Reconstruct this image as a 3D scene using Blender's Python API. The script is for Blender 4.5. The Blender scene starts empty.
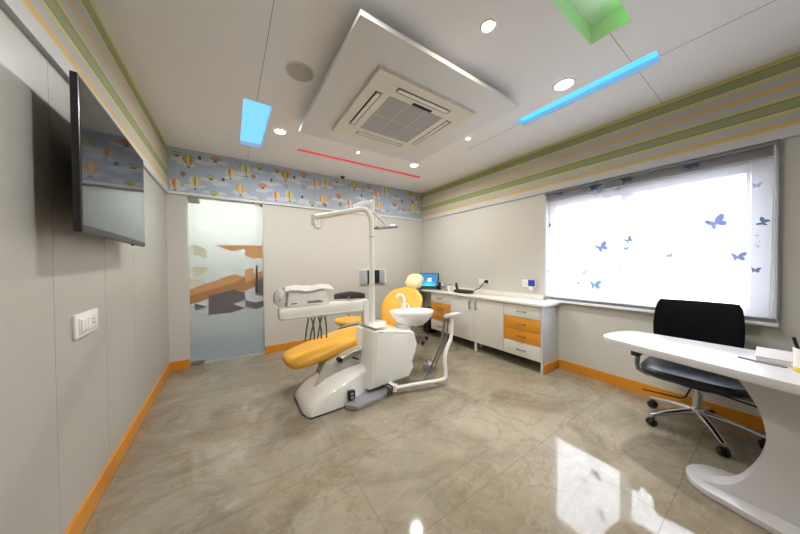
import bpy, bmesh, math, random
from mathutils import Vector, Matrix
random.seed(7)
SC = bpy.context.scene
COL = SC.collection
PI = math.pi

# ---------------------------------------------------------------- camera
def make_camera():
    f, yaw, pitch, roll, h = 255.06, .5897, -.0138, -.0080, 1.2721
    fw = Vector((math.sin(yaw)*math.cos(pitch), math.cos(yaw)*math.cos(pitch), math.sin(pitch)))
    r = Vector((math.cos(yaw), -math.sin(yaw), 0)); u = r.cross(fw)
    r2 = math.cos(roll)*r + math.sin(roll)*u
    u2 = -math.sin(roll)*r + math.cos(roll)*u
    M = Matrix((r2, u2, -fw)).transposed().to_4x4()
    M.translation = (0, 0, h)
    c = bpy.data.cameras.new('camera'); o = bpy.data.objects.new('camera', c); COL.objects.link(o)
    c.sensor_width = 36; c.lens = f/800*36; c.clip_start = .02; c.clip_end = 200
    o.matrix_world = M
    SC.camera = o
make_camera()

# ---------------------------------------------------------------- world, exposure, big lights
WORLD_STRENGTH = 6.6
W = bpy.data.worlds.new('world'); SC.world = W; W.use_nodes = True
bg = W.node_tree.nodes['Background']
bg.inputs[0].default_value = (.82, .89, 1.0, 1); bg.inputs[1].default_value = WORLD_STRENGTH
SC.view_settings.view_transform = 'Standard'; SC.view_settings.look = 'None'
SC.view_settings.gamma = 1; SC.view_settings.use_curve_mapping = False
SC.view_settings.exposure = 0.86
DOWNLIGHT_W = 12.5
SC.cycles.use_denoising = True
SC.cycles.max_bounces = 10; SC.cycles.diffuse_bounces = 6; SC.cycles.glossy_bounces = 4
SC.cycles.transparent_max_bounces = 12; SC.cycles.transmission_bounces = 6
SC.cycles.sample_clamp_indirect = 6
SC.cycles.caustics_reflective = False; SC.cycles.caustics_refractive = False

def portal(loc, sx, sy, direction):
    l = bpy.data.lights.new('window_portal', 'AREA'); l.shape = 'RECTANGLE'; l.size = sx; l.size_y = sy
    l.cycles.is_portal = True
    o = bpy.data.objects.new('window_portal', l); COL.objects.link(o); o.location = loc
    o.rotation_euler = Vector(direction).to_track_quat('-Z', 'Y').to_euler()
portal((3.58, .84, 1.44), 1.24, 1.66, (-1, 0, 0))

# ---------------------------------------------------------------- materials
def srgb(r, g, b):
    f = lambda c: (c/255/12.92) if c/255 <= .04045 else ((c/255+.055)/1.055)**2.4
    return (f(r), f(g), f(b), 1)
MATS = {}
def mat(name, col, rough=.5, metal=0, emis=None, es=0, trans=0, coat=0, spec=.5, alpha=1, bump=None, vary=0.03, vscale=6):
    m = bpy.data.materials.new(name); m.use_nodes = True
    nt = m.node_tree; b = nt.nodes['Principled BSDF']
    b.inputs['Roughness'].default_value = rough; b.inputs['Metallic'].default_value = metal
    b.inputs['Specular IOR Level'].default_value = spec
    b.inputs['Transmission Weight'].default_value = trans
    b.inputs['Coat Weight'].default_value = coat; b.inputs['Coat Roughness'].default_value = .05
    b.inputs['Alpha'].default_value = alpha
    b.inputs['Base Color'].default_value = col
    if emis:
        b.inputs['Emission Color'].default_value = emis; b.inputs['Emission Strength'].default_value = es
    tc = nt.nodes.new('ShaderNodeTexCoord')
    if vary and not emis:
        n = nt.nodes.new('ShaderNodeTexNoise'); n.inputs['Scale'].default_value = vscale; n.inputs['Detail'].default_value = 4
        nt.links.new(tc.outputs['Object'], n.inputs['Vector'])
        mx = nt.nodes.new('ShaderNodeMix'); mx.data_type = 'RGBA'
        mx.inputs[6].default_value = tuple(c*(1-vary) for c in col[:3])+(1,)
        mx.inputs[7].default_value = tuple(min(1, c*(1+vary)) for c in col[:3])+(1,)
        nt.links.new(n.outputs['Fac'], mx.inputs[0]); nt.links.new(mx.outputs[2], b.inputs['Base Color'])
    if bump:
        n2 = nt.nodes.new('ShaderNodeTexNoise'); n2.inputs['Scale'].default_value = bump[0]; n2.inputs['Detail'].default_value = 3
        nt.links.new(tc.outputs['Object'], n2.inputs['Vector'])
        bp = nt.nodes.new('ShaderNodeBump'); bp.inputs['Strength'].default_value = bump[1]; bp.inputs['Distance'].default_value = .01
        nt.links.new(n2.outputs['Fac'], bp.inputs['Height']); nt.links.new(bp.outputs['Normal'], b.inputs['Normal'])
    MATS[name] = m
    return m
M = MATS
mat('wall_paint', srgb(202, 200, 193), .55, vary=.012, vscale=1.5)
mat('wall_laminate', srgb(180, 179, 174), .38, vary=.015, vscale=1.2)
mat('groove', srgb(120, 117, 112), .8)
mat('ceiling_paint', srgb(240, 240, 243), .7, vary=.01, vscale=1)
mat('ceiling_seam', srgb(120, 116, 108), .9)
mat('skirting_orange', srgb(214, 142, 40), .35, vary=.05, vscale=5)
mat('trim_white', srgb(222, 222, 223), .45)
mat('trim_grey', srgb(186, 184, 178), .4)
mat('white_plastic', srgb(232, 232, 228), .28, vary=.01)
mat('white_gloss', srgb(238, 238, 236), .12, coat=.5, vary=.01)
mat('warm_plastic', srgb(232, 231, 225), .35, vary=.01)
mat('grey_plastic', srgb(150, 152, 158), .4)
mat('light_grey', srgb(190, 191, 196), .35)
mat('mid_grey', srgb(120, 120, 124), .45)
mat('dark_grey', srgb(62, 60, 58), .5)
mat('hose_dark', srgb(108, 104, 100), .45)
mat('hose_grey', srgb(128, 126, 122), .45)
mat('black', srgb(18, 18, 20), .45)
mat('black_gloss', srgb(10, 10, 12), .12, coat=.3)
mat('chair_leather', srgb(16, 18, 30), .34, bump=(60, .25))
mat('chair_mesh', srgb(8, 8, 13), .8, spec=.15, bump=(220, .5))
mat('chrome', (.75, .75, .76, 1), .14, metal=1)
mat('handle_metal', (.30, .29, .27, 1), .3, metal=1)
mat('steel', (.55, .55, .54, 1), .32, metal=1)
mat('upholstery', srgb(232, 174, 60), .42, bump=(40, .08), vary=.03)
mat('headrest_cover', srgb(236, 222, 170), .3, coat=.4)
mat('cabinet_white', srgb(220, 219, 214), .3, vary=.01)
mat('cabinet_side', srgb(205, 206, 210), .35, vary=.01)
mat('cabinet_orange', srgb(220, 148, 45), .3, vary=.04)
mat('counter_white', srgb(232, 229, 222), .2, vary=.012, vscale=20)
mat('desk_white', srgb(206, 206, 210), .22, vary=.01)
mat('tv_screen', (.012, .013, .015, 1), .05, coat=0, spec=.38)
mat('tv_bezel', srgb(30, 28, 28), .35)
mat('ac_body', srgb(222, 218, 205), .4, vary=.01)
mat('grille_line', srgb(196, 196, 198), .6)
mat('ac_dark', srgb(38, 34, 30), .8)
mat('speaker_mesh', srgb(188, 187, 186), .8)
mat('paper', srgb(196, 190, 192), .6)
mat('clear_film', srgb(220, 220, 218), .15, alpha=.55)
mat('cup_yellow', srgb(226, 196, 90), .4)
mat('blue_plug', srgb(35, 60, 160), .4)
mat('rail_grey', srgb(120, 122, 130), .4)
mat('header_dark', srgb(58, 58, 60), .6)
mat('frame_upvc', srgb(235, 236, 240), .35, vary=.01)
mat('socket_grey', srgb(165, 172, 184), .35)
mat('lamp_glow', (1, .93, .8, 1), emis=(1, .93, .80, 1), es=11)
mat('spot_glow', (1, .85, .6, 1), emis=(1, .80, .52, 1), es=16)
mat('blue_glow', (.05, .15, .4, 1), emis=(.17, .52, 1, 1), es=.72)
mat('cyan_glow', (.05, .2, .4, 1), emis=(.08, .50, 1.0, 1), es=.8)
mat('red_glow', (.3, .02, .03, 1), emis=(1, .04, .09, 1), es=.30)
mat('green_glow', (.2, 1, .2, 1), emis=(.06, 1, .09, 1), es=2.2)
mat('house_wall', srgb(100, 96, 106), .8)
mat('leaf', srgb(74, 92, 70), .7, vary=.3, vscale=3)
mat('bark', srgb(80, 62, 48), .8)
mat('corridor_floor', srgb(96, 108, 124), .3)
mat('outside_ground', srgb(150, 146, 140), .9)
mat('pane_dark', srgb(60, 66, 78), .2)

def mat_floor():
    m = bpy.data.materials.new('marble_tiles'); m.use_nodes = True
    nt = m.node_tree; N = nt.nodes.new; L = nt.links.new; b = nt.nodes['Principled BSDF']
    tc = N('ShaderNodeTexCoord')
    mp = N('ShaderNodeMapping'); mp.inputs['Rotation'].default_value = (0, 0, .5); L(tc.outputs['Object'], mp.inputs[0])
    n1 = N('ShaderNodeTexNoise'); n1.inputs['Scale'].default_value = 1.6; n1.inputs['Detail'].default_value = 9; n1.inputs['Roughness'].default_value = .66; n1.inputs['Distortion'].default_value = .8
    L(mp.outputs[0], n1.inputs['Vector'])
    cr = N('ShaderNodeValToRGB'); e = cr.color_ramp.elements
    e[0].position = .30; e[0].color = srgb(116, 107, 90); e[1].position = .72; e[1].color = srgb(162, 153, 136)
    x = e.new(.5); x.color = srgb(144, 136, 119)
    L(n1.outputs['Fac'], cr.inputs[0])
    # veins: ridges of a warped noise
    def vein(scale, dist, width, seedrot):
        m2 = N('ShaderNodeMapping'); m2.inputs['Rotation'].default_value = (0, 0, seedrot); m2.inputs['Scale'].default_value = (1, 1.9, 1)
        m2.inputs['Location'].default_value = (seedrot*3, seedrot*5, 0)
        L(tc.outputs['Object'], m2.inputs[0])
        n = N('ShaderNodeTexNoise'); n.inputs['Scale'].default_value = scale; n.inputs['Detail'].default_value = 8; n.inputs['Roughness'].default_value = .62; n.inputs['Distortion'].default_value = dist
        L(m2.outputs[0], n.inputs['Vector'])
        s = N('ShaderNodeMath'); s.operation = 'SUBTRACT'; s.inputs[1].default_value = .5; L(n.outputs['Fac'], s.inputs[0])
        a = N('ShaderNodeMath'); a.operation = 'ABSOLUTE'; L(s.outputs[0], a.inputs[0])
        r = N('ShaderNodeMapRange'); r.inputs[1].default_value = 0; r.inputs[2].default_value = width; r.inputs[3].default_value = 1; r.inputs[4].default_value = 0
        L(a.outputs[0], r.inputs[0]); return r.outputs[0]
    def mixc(fac, base, col, k):
        mm = N('ShaderNodeMath'); mm.operation = 'MULTIPLY'; mm.inputs[1].default_value = k; L(fac, mm.inputs[0])
        mx = N('ShaderNodeMix'); mx.data_type = 'RGBA'; L(mm.outputs[0], mx.inputs[0]); L(base, mx.inputs[6]); mx.inputs[7].default_value = col
        return mx.outputs[2]
    c = mixc(vein(1.1, 1.2, .022, .9), cr.outputs[0], srgb(118, 100, 74), .38)
    c = mixc(vein(2.6, .6, .02, 2.2), c, srgb(138, 118, 90), .28)
    c = mixc(vein(1.7, 1.5, .03, 4.0), c, srgb(184, 178, 164), .16)
    n3 = N('ShaderNodeTexNoise'); n3.inputs['Scale'].default_value = .9; n3.inputs['Detail'].default_value = 3; L(tc.outputs['Object'], n3.inputs['Vector'])
    r3 = N('ShaderNodeMapRange'); r3.inputs[1].default_value = .52; r3.inputs[2].default_value = .75; L(n3.outputs['Fac'], r3.inputs[0])
    c = mixc(r3.outputs[0], c, srgb(136, 114, 82), .5)
    # grout: 1.2 x 0.6 m
    sp = N('ShaderNodeSeparateXYZ'); L(tc.outputs['Object'], sp.inputs[0])
    def grid(out, step, off):
        a = N('ShaderNodeMath'); a.operation = 'ADD'; a.inputs[1].default_value = -off+step*20; L(out, a.inputs[0])
        q = N('ShaderNodeMath'); q.operation = 'MODULO'; q.inputs[1].default_value = step; L(a.outputs[0], q.inputs[0])
        w = N('ShaderNodeMath'); w.operation = 'LESS_THAN'; w.inputs[1].default_value = .0035; L(q.outputs[0], w.inputs[0]); return w.outputs[0]
    g = N('ShaderNodeMath'); g.operation = 'MAXIMUM'; L(grid(sp.outputs[0], 1.2, .6), g.inputs[0]); L(grid(sp.outputs[1], .62, .93), g.inputs[1])
    c = mixc(g.outputs[0], c, srgb(96, 86, 72), .55)
    L(c, b.inputs['Base Color'])
    b.inputs['Roughness'].default_value = .055; b.inputs['Specular IOR Level'].default_value = .6
    MATS['marble_tiles'] = m
mat_floor()

def mat_mix_transparent(name, col, fac, translucent=True, gloss=0, rough=.3):
    """sheer cloth or film: part see-through, part scattering"""
    m = bpy.data.materials.new(name); m.use_nodes = True; nt = m.node_tree
    nt.nodes.clear(); N = nt.nodes.new; L = nt.links.new
    out = N('ShaderNodeOutputMaterial'); tr = N('ShaderNodeBsdfTransparent')
    a = N('ShaderNodeBsdfTranslucent'); a.inputs[0].default_value = col
    d = N('ShaderNodeBsdfDiffuse'); d.inputs[0].default_value = col
    n = N('ShaderNodeTexNoise'); n.inputs['Scale'].default_value = 180
    r = N('ShaderNodeMapRange'); r.inputs[3].default_value = .42; r.inputs[4].default_value = .58; L(n.outputs['Fac'], r.inputs[0])
    mx = N('ShaderNodeMixShader'); L(r.outputs[0], mx.inputs[0]); L(a.outputs[0], mx.inputs[1]); L(d.outputs[0], mx.inputs[2])
    src = mx.outputs[0]
    if gloss:
        gl = N('ShaderNodeBsdfGlossy'); gl.inputs['Roughness'].default_value = rough
        m3 = N('ShaderNodeMixShader'); m3.inputs[0].default_value = gloss; L(src, m3.inputs[1]); L(gl.outputs[0], m3.inputs[2]); src = m3.outputs[0]
    m2 = N('ShaderNodeMixShader'); m2.inputs[0].default_value = fac; L(tr.outputs[0], m2.inputs[1]); L(src, m2.inputs[2])
    L(m2.outputs[0], out.inputs[0]); MATS[name] = m
mat_mix_transparent('blind_fabric', (.88, .88, .96, 1), .24)
mat_mix_transparent('butterfly_print', (.10, .12, .26, 1), 0.9)
mat_mix_transparent('butterfly_pale', (.40, .45, .66, 1), 0.8)
mat_mix_transparent('butterfly_teal', (.08, .17, .24, 1), 0.9)
mat_mix_transparent('window_glass', (.8, .85, .9, 1), .04, gloss=.6, rough=.02)

def mat_frosted():
    m = bpy.data.materials.new('frosted_glass'); m.use_nodes = True; nt = m.node_tree; b = nt.nodes['Principled BSDF']
    b.inputs['Base Color'].default_value = srgb(226, 236, 240); b.inputs['Roughness'].default_value = .22
    b.inputs['Transmission Weight'].default_value = .72; b.inputs['IOR'].default_value = 1.2
    n = nt.nodes.new('ShaderNodeTexNoise'); n.inputs['Scale'].default_value = 300
    r = nt.nodes.new('ShaderNodeMapRange'); r.inputs[3].default_value = .2; r.inputs[4].default_value = .3
    nt.links.new(n.outputs['Fac'], r.inputs[0]); nt.links.new(r.outputs[0], b.inputs['Roughness'])
    b.inputs['Coat Weight'].default_value = .4; b.inputs['Coat Roughness'].default_value = .03
    MATS['frosted_glass'] = m
mat_frosted()

# frieze paper colours
for n_, c_ in dict(st_yellow=(198, 192, 122), st_green=(150, 158, 114), st_lilac=(182, 181, 180), st_orange=(210, 176, 112), st_dark=(120, 120, 92), st_pale=(198, 194, 150), st_trim=(198, 198, 200)).items():
    mat('paper_'+n_[3:], srgb(*c_), .6, vary=.02)
mat('sky_paper', srgb(168, 182, 202), .6, vary=.06, vscale=3)
mat('cloud_paper', srgb(200, 206, 212), .6, vary=.02)
mat('bal_yellow', srgb(212, 196, 112), .6); mat('bal_red', srgb(192, 112, 88), .6); mat('bal_orange', srgb(214, 156, 100), .6)
mat('bal_green', srgb(142, 152, 96), .6); mat('bal_cream', srgb(216, 208, 176), .6); mat('bal_teal', srgb(70, 120, 118), .6); mat('bal_brown', srgb(96, 70, 50), .6)
mat('film_tan', srgb(196, 150, 104), .35, vary=.08, vscale=8); mat('film_brown', srgb(168, 122, 84), .35, vary=.1, vscale=8); mat('film_pale', srgb(206, 206, 188), .35); mat('film_dark', srgb(104, 98, 104), .35, vary=.06)

# ---------------------------------------------------------------- mesh builder
class MB:
    def __init__(s): s.bm = bmesh.new(); s.mats = []; s.cur = 0
    def m(s, name):
        if name not in s.mats: s.mats.append(name)
        s.cur = s.mats.index(name); return s
    def _take(s, other, bev=0, seg=2):
        if bev: bmesh.ops.bevel(other, geom=[e for e in other.edges], offset=bev, segments=seg, affect='EDGES', profile=.6)
        me = bpy.data.meshes.new('t'); other.to_mesh(me); other.free()
        n0 = len(s.bm.faces); s.bm.from_mesh(me); bpy.data.meshes.remove(me)
        s.bm.faces.ensure_lookup_table()
        for f in s.bm.faces[n0:]: f.material_index = s.cur
        return s
    def box(s, x0, x1, y0, y1, z0, z1, bev=0, rot=None, pivot=None, seg=2):
        b = bmesh.new(); bmesh.ops.create_cube(b, size=1)
        for v in b.verts: v.co = Vector(((x0+x1)/2+v.co.x*(x1-x0), (y0+y1)/2+v.co.y*(y1-y0), (z0+z1)/2+v.co.z*(z1-z0)))
        if rot is not None:
            p = Vector(pivot if pivot else ((x0+x1)/2, (y0+y1)/2, (z0+z1)/2))
            bmesh.ops.transform(b, verts=b.verts, matrix=Matrix.Translation(p) @ rot.to_4x4() @ Matrix.Translation(-p))
        return s._take(b, bev, seg)
    def loft(s, rings, cap=True, closed=False):
        b = bmesh.new(); R_ = [[b.verts.new(p) for p in r] for r in rings]; n = len(rings[0])
        pairs = list(zip(R_[:-1], R_[1:])) + ([(R_[-1], R_[0])] if closed else [])
        for A, B in pairs:
            for i in range(n):
                try: b.faces.new((A[i], A[(i+1) % n], B[(i+1) % n], B[i]))
                except ValueError: pass
        if cap and not closed:
            b.faces.new(R_[0][::-1]); b.faces.new(R_[-1])
        bmesh.ops.recalc_face_normals(b, faces=b.faces)
        return s._take(b)
    def tube(s, pts, r, n=12, cap=True, smooth=0):
        pts = [Vector(p) for p in pts]
        if smooth: pts = spline(pts, smooth)
        rad = r if isinstance(r, (list, tuple)) else None
        rings = []; prev = None
        for i, p in enumerate(pts):
            t = (pts[min(i+1, len(pts)-1)]-pts[max(i-1, 0)]).normalized()
            if prev is None:
                a = Vector((0, 0, 1)) if abs(t.z) < .9 else Vector((1, 0, 0)); prev = t.cross(a).normalized()
            nrm = (prev - t*prev.dot(t)).normalized(); prev = nrm; bn = t.cross(nrm)
            rr = (rad[0]+(rad[-1]-rad[0])*i/(len(pts)-1)) if rad else r
            rings.append([p+nrm*rr*math.cos(2*PI*k/n)+bn*rr*math.sin(2*PI*k/n) for k in range(n)])
        return s.loft(rings, cap)
    def cyl(s, a, b_, r, r2=None, n=24, bev=0):
        a = Vector(a); b_ = Vector(b_); r2 = r if r2 is None else r2
        d = (b_-a); L = d.length; d.normalize()
        if bev:
            k = bev/L
            return s.prof(a, b_, [(0, r-bev), (bev*.3, r-bev*.3), (bev, r), (L-bev, r2), (L-bev*.3, r2-bev*.3), (L, r2-bev)], n)
        return s.prof(a, b_, [(0, r), (L, r2)], n)
    def prof(s, a, b_, pr, n=24):
        a = Vector(a); d = (Vector(b_)-a).normalized()
        x = d.cross(Vector((0, 0, 1)) if abs(d.z) < .9 else Vector((1, 0, 0))).normalized(); y = d.cross(x)
        return s.loft([[a+d*h+x*rr*math.cos(2*PI*k/n)+y*rr*math.sin(2*PI*k/n) for k in range(n)] for h, rr in pr])
    def prism(s, pts, vec, bev=0, seg=2):
        """polygon of 3D points pushed along vec"""
        b = bmesh.new(); A = [b.verts.new(p) for p in pts]; B = [b.verts.new(Vector(p)+Vector(vec)) for p in pts]
        b.faces.new(A[::-1]); b.faces.new(B); n = len(pts)
        for i in range(n): b.faces.new((A[i], A[(i+1) % n], B[(i+1) % n], B[i]))
        bmesh.ops.recalc_face_normals(b, faces=b.faces)
        return s._take(b, bev, seg)
    def poly(s, pts):
        b = bmesh.new(); b.faces.new([b.verts.new(p) for p in pts]); return s._take(b)
    def ball(s, c, r, sc=(1, 1, 1), n=16):
        b = bmesh.new(); bmesh.ops.create_uvsphere(b, u_segments=n, v_segments=n//2+2, radius=r)
        for v in b.verts: v.co = Vector((c[0]+v.co.x*sc[0], c[1]+v.co.y*sc[1], c[2]+v.co.z*sc[2]))
        return s._take(b)
    def xf(s, Mx): bmesh.ops.transform(s.bm, verts=s.bm.verts, matrix=Mx); return s

def spline(pts, k):
    out = []; P = [pts[0]]+pts+[pts[-1]]
    for i in range(1, len(P)-2):
        for j in range(k):
            t = j/k; a, b, c, d = P[i-1], P[i], P[i+1], P[i+2]
            out.append(.5*((2*b)+(c-a)*t+(2*a-5*b+4*c-d)*t*t+(3*b-a-3*c+d)*t**3))
    out.append(pts[-1]); return out
def sring(c, ax, ay, a, b, n=32, e=3.0):
    out = []; c = Vector(c); ax = Vector(ax); ay = Vector(ay)
    for k in range(n):
        t = 2*PI*k/n; ct, st = math.cos(t), math.sin(t)
        out.append(c+ax*a*math.copysign(abs(ct)**(2/e), ct)+ay*b*math.copysign(abs(st)**(2/e), st))
    return out

def emit(name, mb, m='white_plastic', parent=None, world=True, smooth=True, label=None, kind=None):
    me = bpy.data.meshes.new(name); mb.bm.to_mesh(me); mb.bm.free()
    names = mb.mats if mb.mats else [m]
    for x in names: me.materials.append(MATS[x])
    if not mb.mats:
        for f in me.polygons: f.material_index = 0
    o = bpy.data.objects.new(name, me); COL.objects.link(o)
    if smooth:
        for f in me.polygons: f.use_smooth = True
        try: me.set_sharp_from_angle(angle=math.radians(38))
        except Exception: pass
    if parent is not None:
        o.parent = parent
        if world:
            p = parent; Mx = Matrix()
            while p is not None: Mx = p_matrix(p) @ Mx; p = p.parent
            me.transform(Mx.inverted())
    if label: o['label'] = label
    if kind: o['kind'] = kind
    return o
def p_matrix(o): return Matrix.LocRotScale(o.location, o.rotation_euler, o.scale)
def recenter(o, loc):
    """give a one-mesh thing its origin at its base"""
    o.data.transform(Matrix.Translation(-Vector(loc))); o.location = loc; return o
def thing(name, label, cat, loc=(0, 0, 0), rz=0, group=None):
    o = bpy.data.objects.new(name, None); COL.objects.link(o); o.location = loc; o.rotation_euler = (0, 0, rz)
    o.empty_display_size = .1; o['label'] = label; o['category'] = cat
    if group: o['group'] = group
    return o
def tag(o, label, cat, group=None):
    o['label'] = label; o['category'] = cat
    if group: o['group'] = group
    return o
def struct(name, mb, m=None, smooth=False): 
    return emit(name, mb, m, smooth=smooth, kind='structure')
def dup(root, loc, rz=0, label=None):
    r = root.copy(); COL.objects.link(r); r.location = loc; r.rotation_euler = (0, 0, rz)
    if label: r['label'] = label
    for ch in list(root.children):
        c = ch.copy(); COL.objects.link(c); c.parent = r
        for g in ch.children:
            d = g.copy(); COL.objects.link(d); d.parent = c
    return r
def rotz(a): return Matrix.Rotation(a, 3, 'Z')
def roty(a): return Matrix.Rotation(a, 3, 'Y')
def rotx(a): return Matrix.Rotation(a, 3, 'X')

# ================================================================ THE ROOM
XL, XR, YB, YF, H = -.617, 3.288, 4.089, -1.5, 2.70
ZF = 2.135                                        # underside of the frieze trim
struct('floor', MB().box(XL-.12, XR+.26, YF-.1, YB+.12, -.08, 0), 'marble_tiles')
struct('floor_corridor', MB().box(XL-.24, XR+.26, YB+.12, YB+1.5, -.08, 0), 'corridor_floor')

# left wall: laminate boards with fine joints
b = MB().m('groove').box(XL-.12, XL-.004, YF, YB, 0, H).m('wall_laminate')
ys = [YF, -1.0, -.46, .08, .62, 1.163, 1.705, 2.247, 2.79, 3.33, YB]
for a, c in zip(ys[:-1], ys[1:]): b.box(XL-.006, XL, a+.0012, c-.0012, 0, H)
struct('wall_left', b)
# back wall around the glass door
DX0, DX1, DH = -.425, .405, 2.13
b = MB().box(XL-.12, DX0, YB, YB+.12, 0, H).box(DX1, XR+.2, YB, YB+.12, 0, H).box(DX0, DX1, YB, YB+.12, DH, H)
struct('wall_back', b, 'wall_paint')
# right wall around the window
WY0, WY1, WZ0, WZ1 = .035, 1.625, .845, 2.130
b = MB().box(XR, XR+.26, YF, WY0, 0, H).box(XR, XR+.26, WY1, YB, 0, H).box(XR, XR+.26, WY0, WY1, 0, WZ0).box(XR, XR+.26, WY0, WY1, WZ1, H)
struct('wall_right', b, 'wall_paint')
struct('wall_front', MB().box(XL-.12, XR+.2, YF-.1, YF, 0, H), 'wall_paint')

# ceiling with its light slots cut through
holes = [(.12, .345, 2.57, 3.575), (2.42, 2.585, .48, 1.51), (.72, 2.67, 3.320, 3.395), (1.05, 2.0, .50, .71)]
def ceiling_mesh():
    b = MB(); b.m('ceiling_paint')
    xs = sorted({XL-.12, XR+.2, *[h[0] for h in holes], *[h[1] for h in holes]}); yy = sorted({YF-.1, YB+.12, *[h[2] for h in holes], *[h[3] for h in holes]})
    for j in range(len(yy)-1):
        run = None
        for i in range(len(xs)-1):
            cx, cy = (xs[i]+xs[i+1])/2, (yy[j]+yy[j+1])/2
            if any(h[0] < cx < h[1] and h[2] < cy < h[3] for h in holes):
                if run: b.box(run[0], run[1], yy[j], yy[j+1], H, H+.12)
                run = None
            else: run = (run[0] if run else xs[i], xs[i+1])
        if run: b.box(run[0], run[1], yy[j], yy[j+1], H, H+.12)
    b.box(XL-.12, XR+.2, YF-.1, YB+.12, H+.12, H+.16)
    b.m('ceiling_seam')
    for (x0, x1, y0, y1) in [(.220, .2225, YF, 2.57), (.225, .2275, 3.575, YB), (2.509, 2.5115, YF, .48), (2.509, 2.5115, 1.51, 2.2), (2.0, 2.42, .604, .606), (2.585, XR, .604, .606)]:
        b.box(x0, x1, y0, y1, H-.0012, H+.001)
    return b
struct('ceiling', ceiling_mesh())

# skirting boards
struct('baseboard_left', MB().box(XL, XL+.014, YF, YB, 0, .105, .002), 'skirting_orange')
struct('baseboard_back', MB().box(XL+.014, DX0, YB-.014, YB, 0, .105, .002).box(DX1, XR, YB-.014, YB, 0, .105, .002), 'skirting_orange')
struct('baseboard_right', MB().box(XR-.014, XR, YF, 1.478, 0, .105, .002), 'skirting_orange')

# ---- striped frieze, left and right, over a projecting trim board
STR = [(2.700, 2.668, 'yellow'), (2.668, 2.662, 'dark'), (2.662, 2.606, 'green'), (2.606, 2.600, 'dark'), (2.600, 2.575, 'pale'), (2.575, 2.565, 'yellow'),
       (2.565, 2.510, 'lilac'), (2.510, 2.480, 'orange'), (2.480, 2.420, 'lilac'), (2.420, 2.398, 'yellow'), (2.398, 2.390, 'dark'), (2.390, 2.332, 'green'),
       (2.332, 2.325, 'dark'), (2.325, 2.310, 'pale'), (2.310, 2.296, 'yellow'), (2.296, 2.246, 'lilac'), (2.246, 2.216, 'orange'), (2.216, 2.205, 'pale')]
def stripes(x0, x1):
    b = MB()
    for z1, z0, c in STR:
        b.m('paper_'+c).box(x0, x1, YF, YB-.012, z0, z1)
    b.m('paper_trim').box(min(x0, x1), max(x0, x1), YF, YB-.012, ZF, 2.205)
    return b
struct('trim_1', stripes(XL, XL+.022))
struct('trim_2', stripes(XR-.022, XR))

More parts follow.
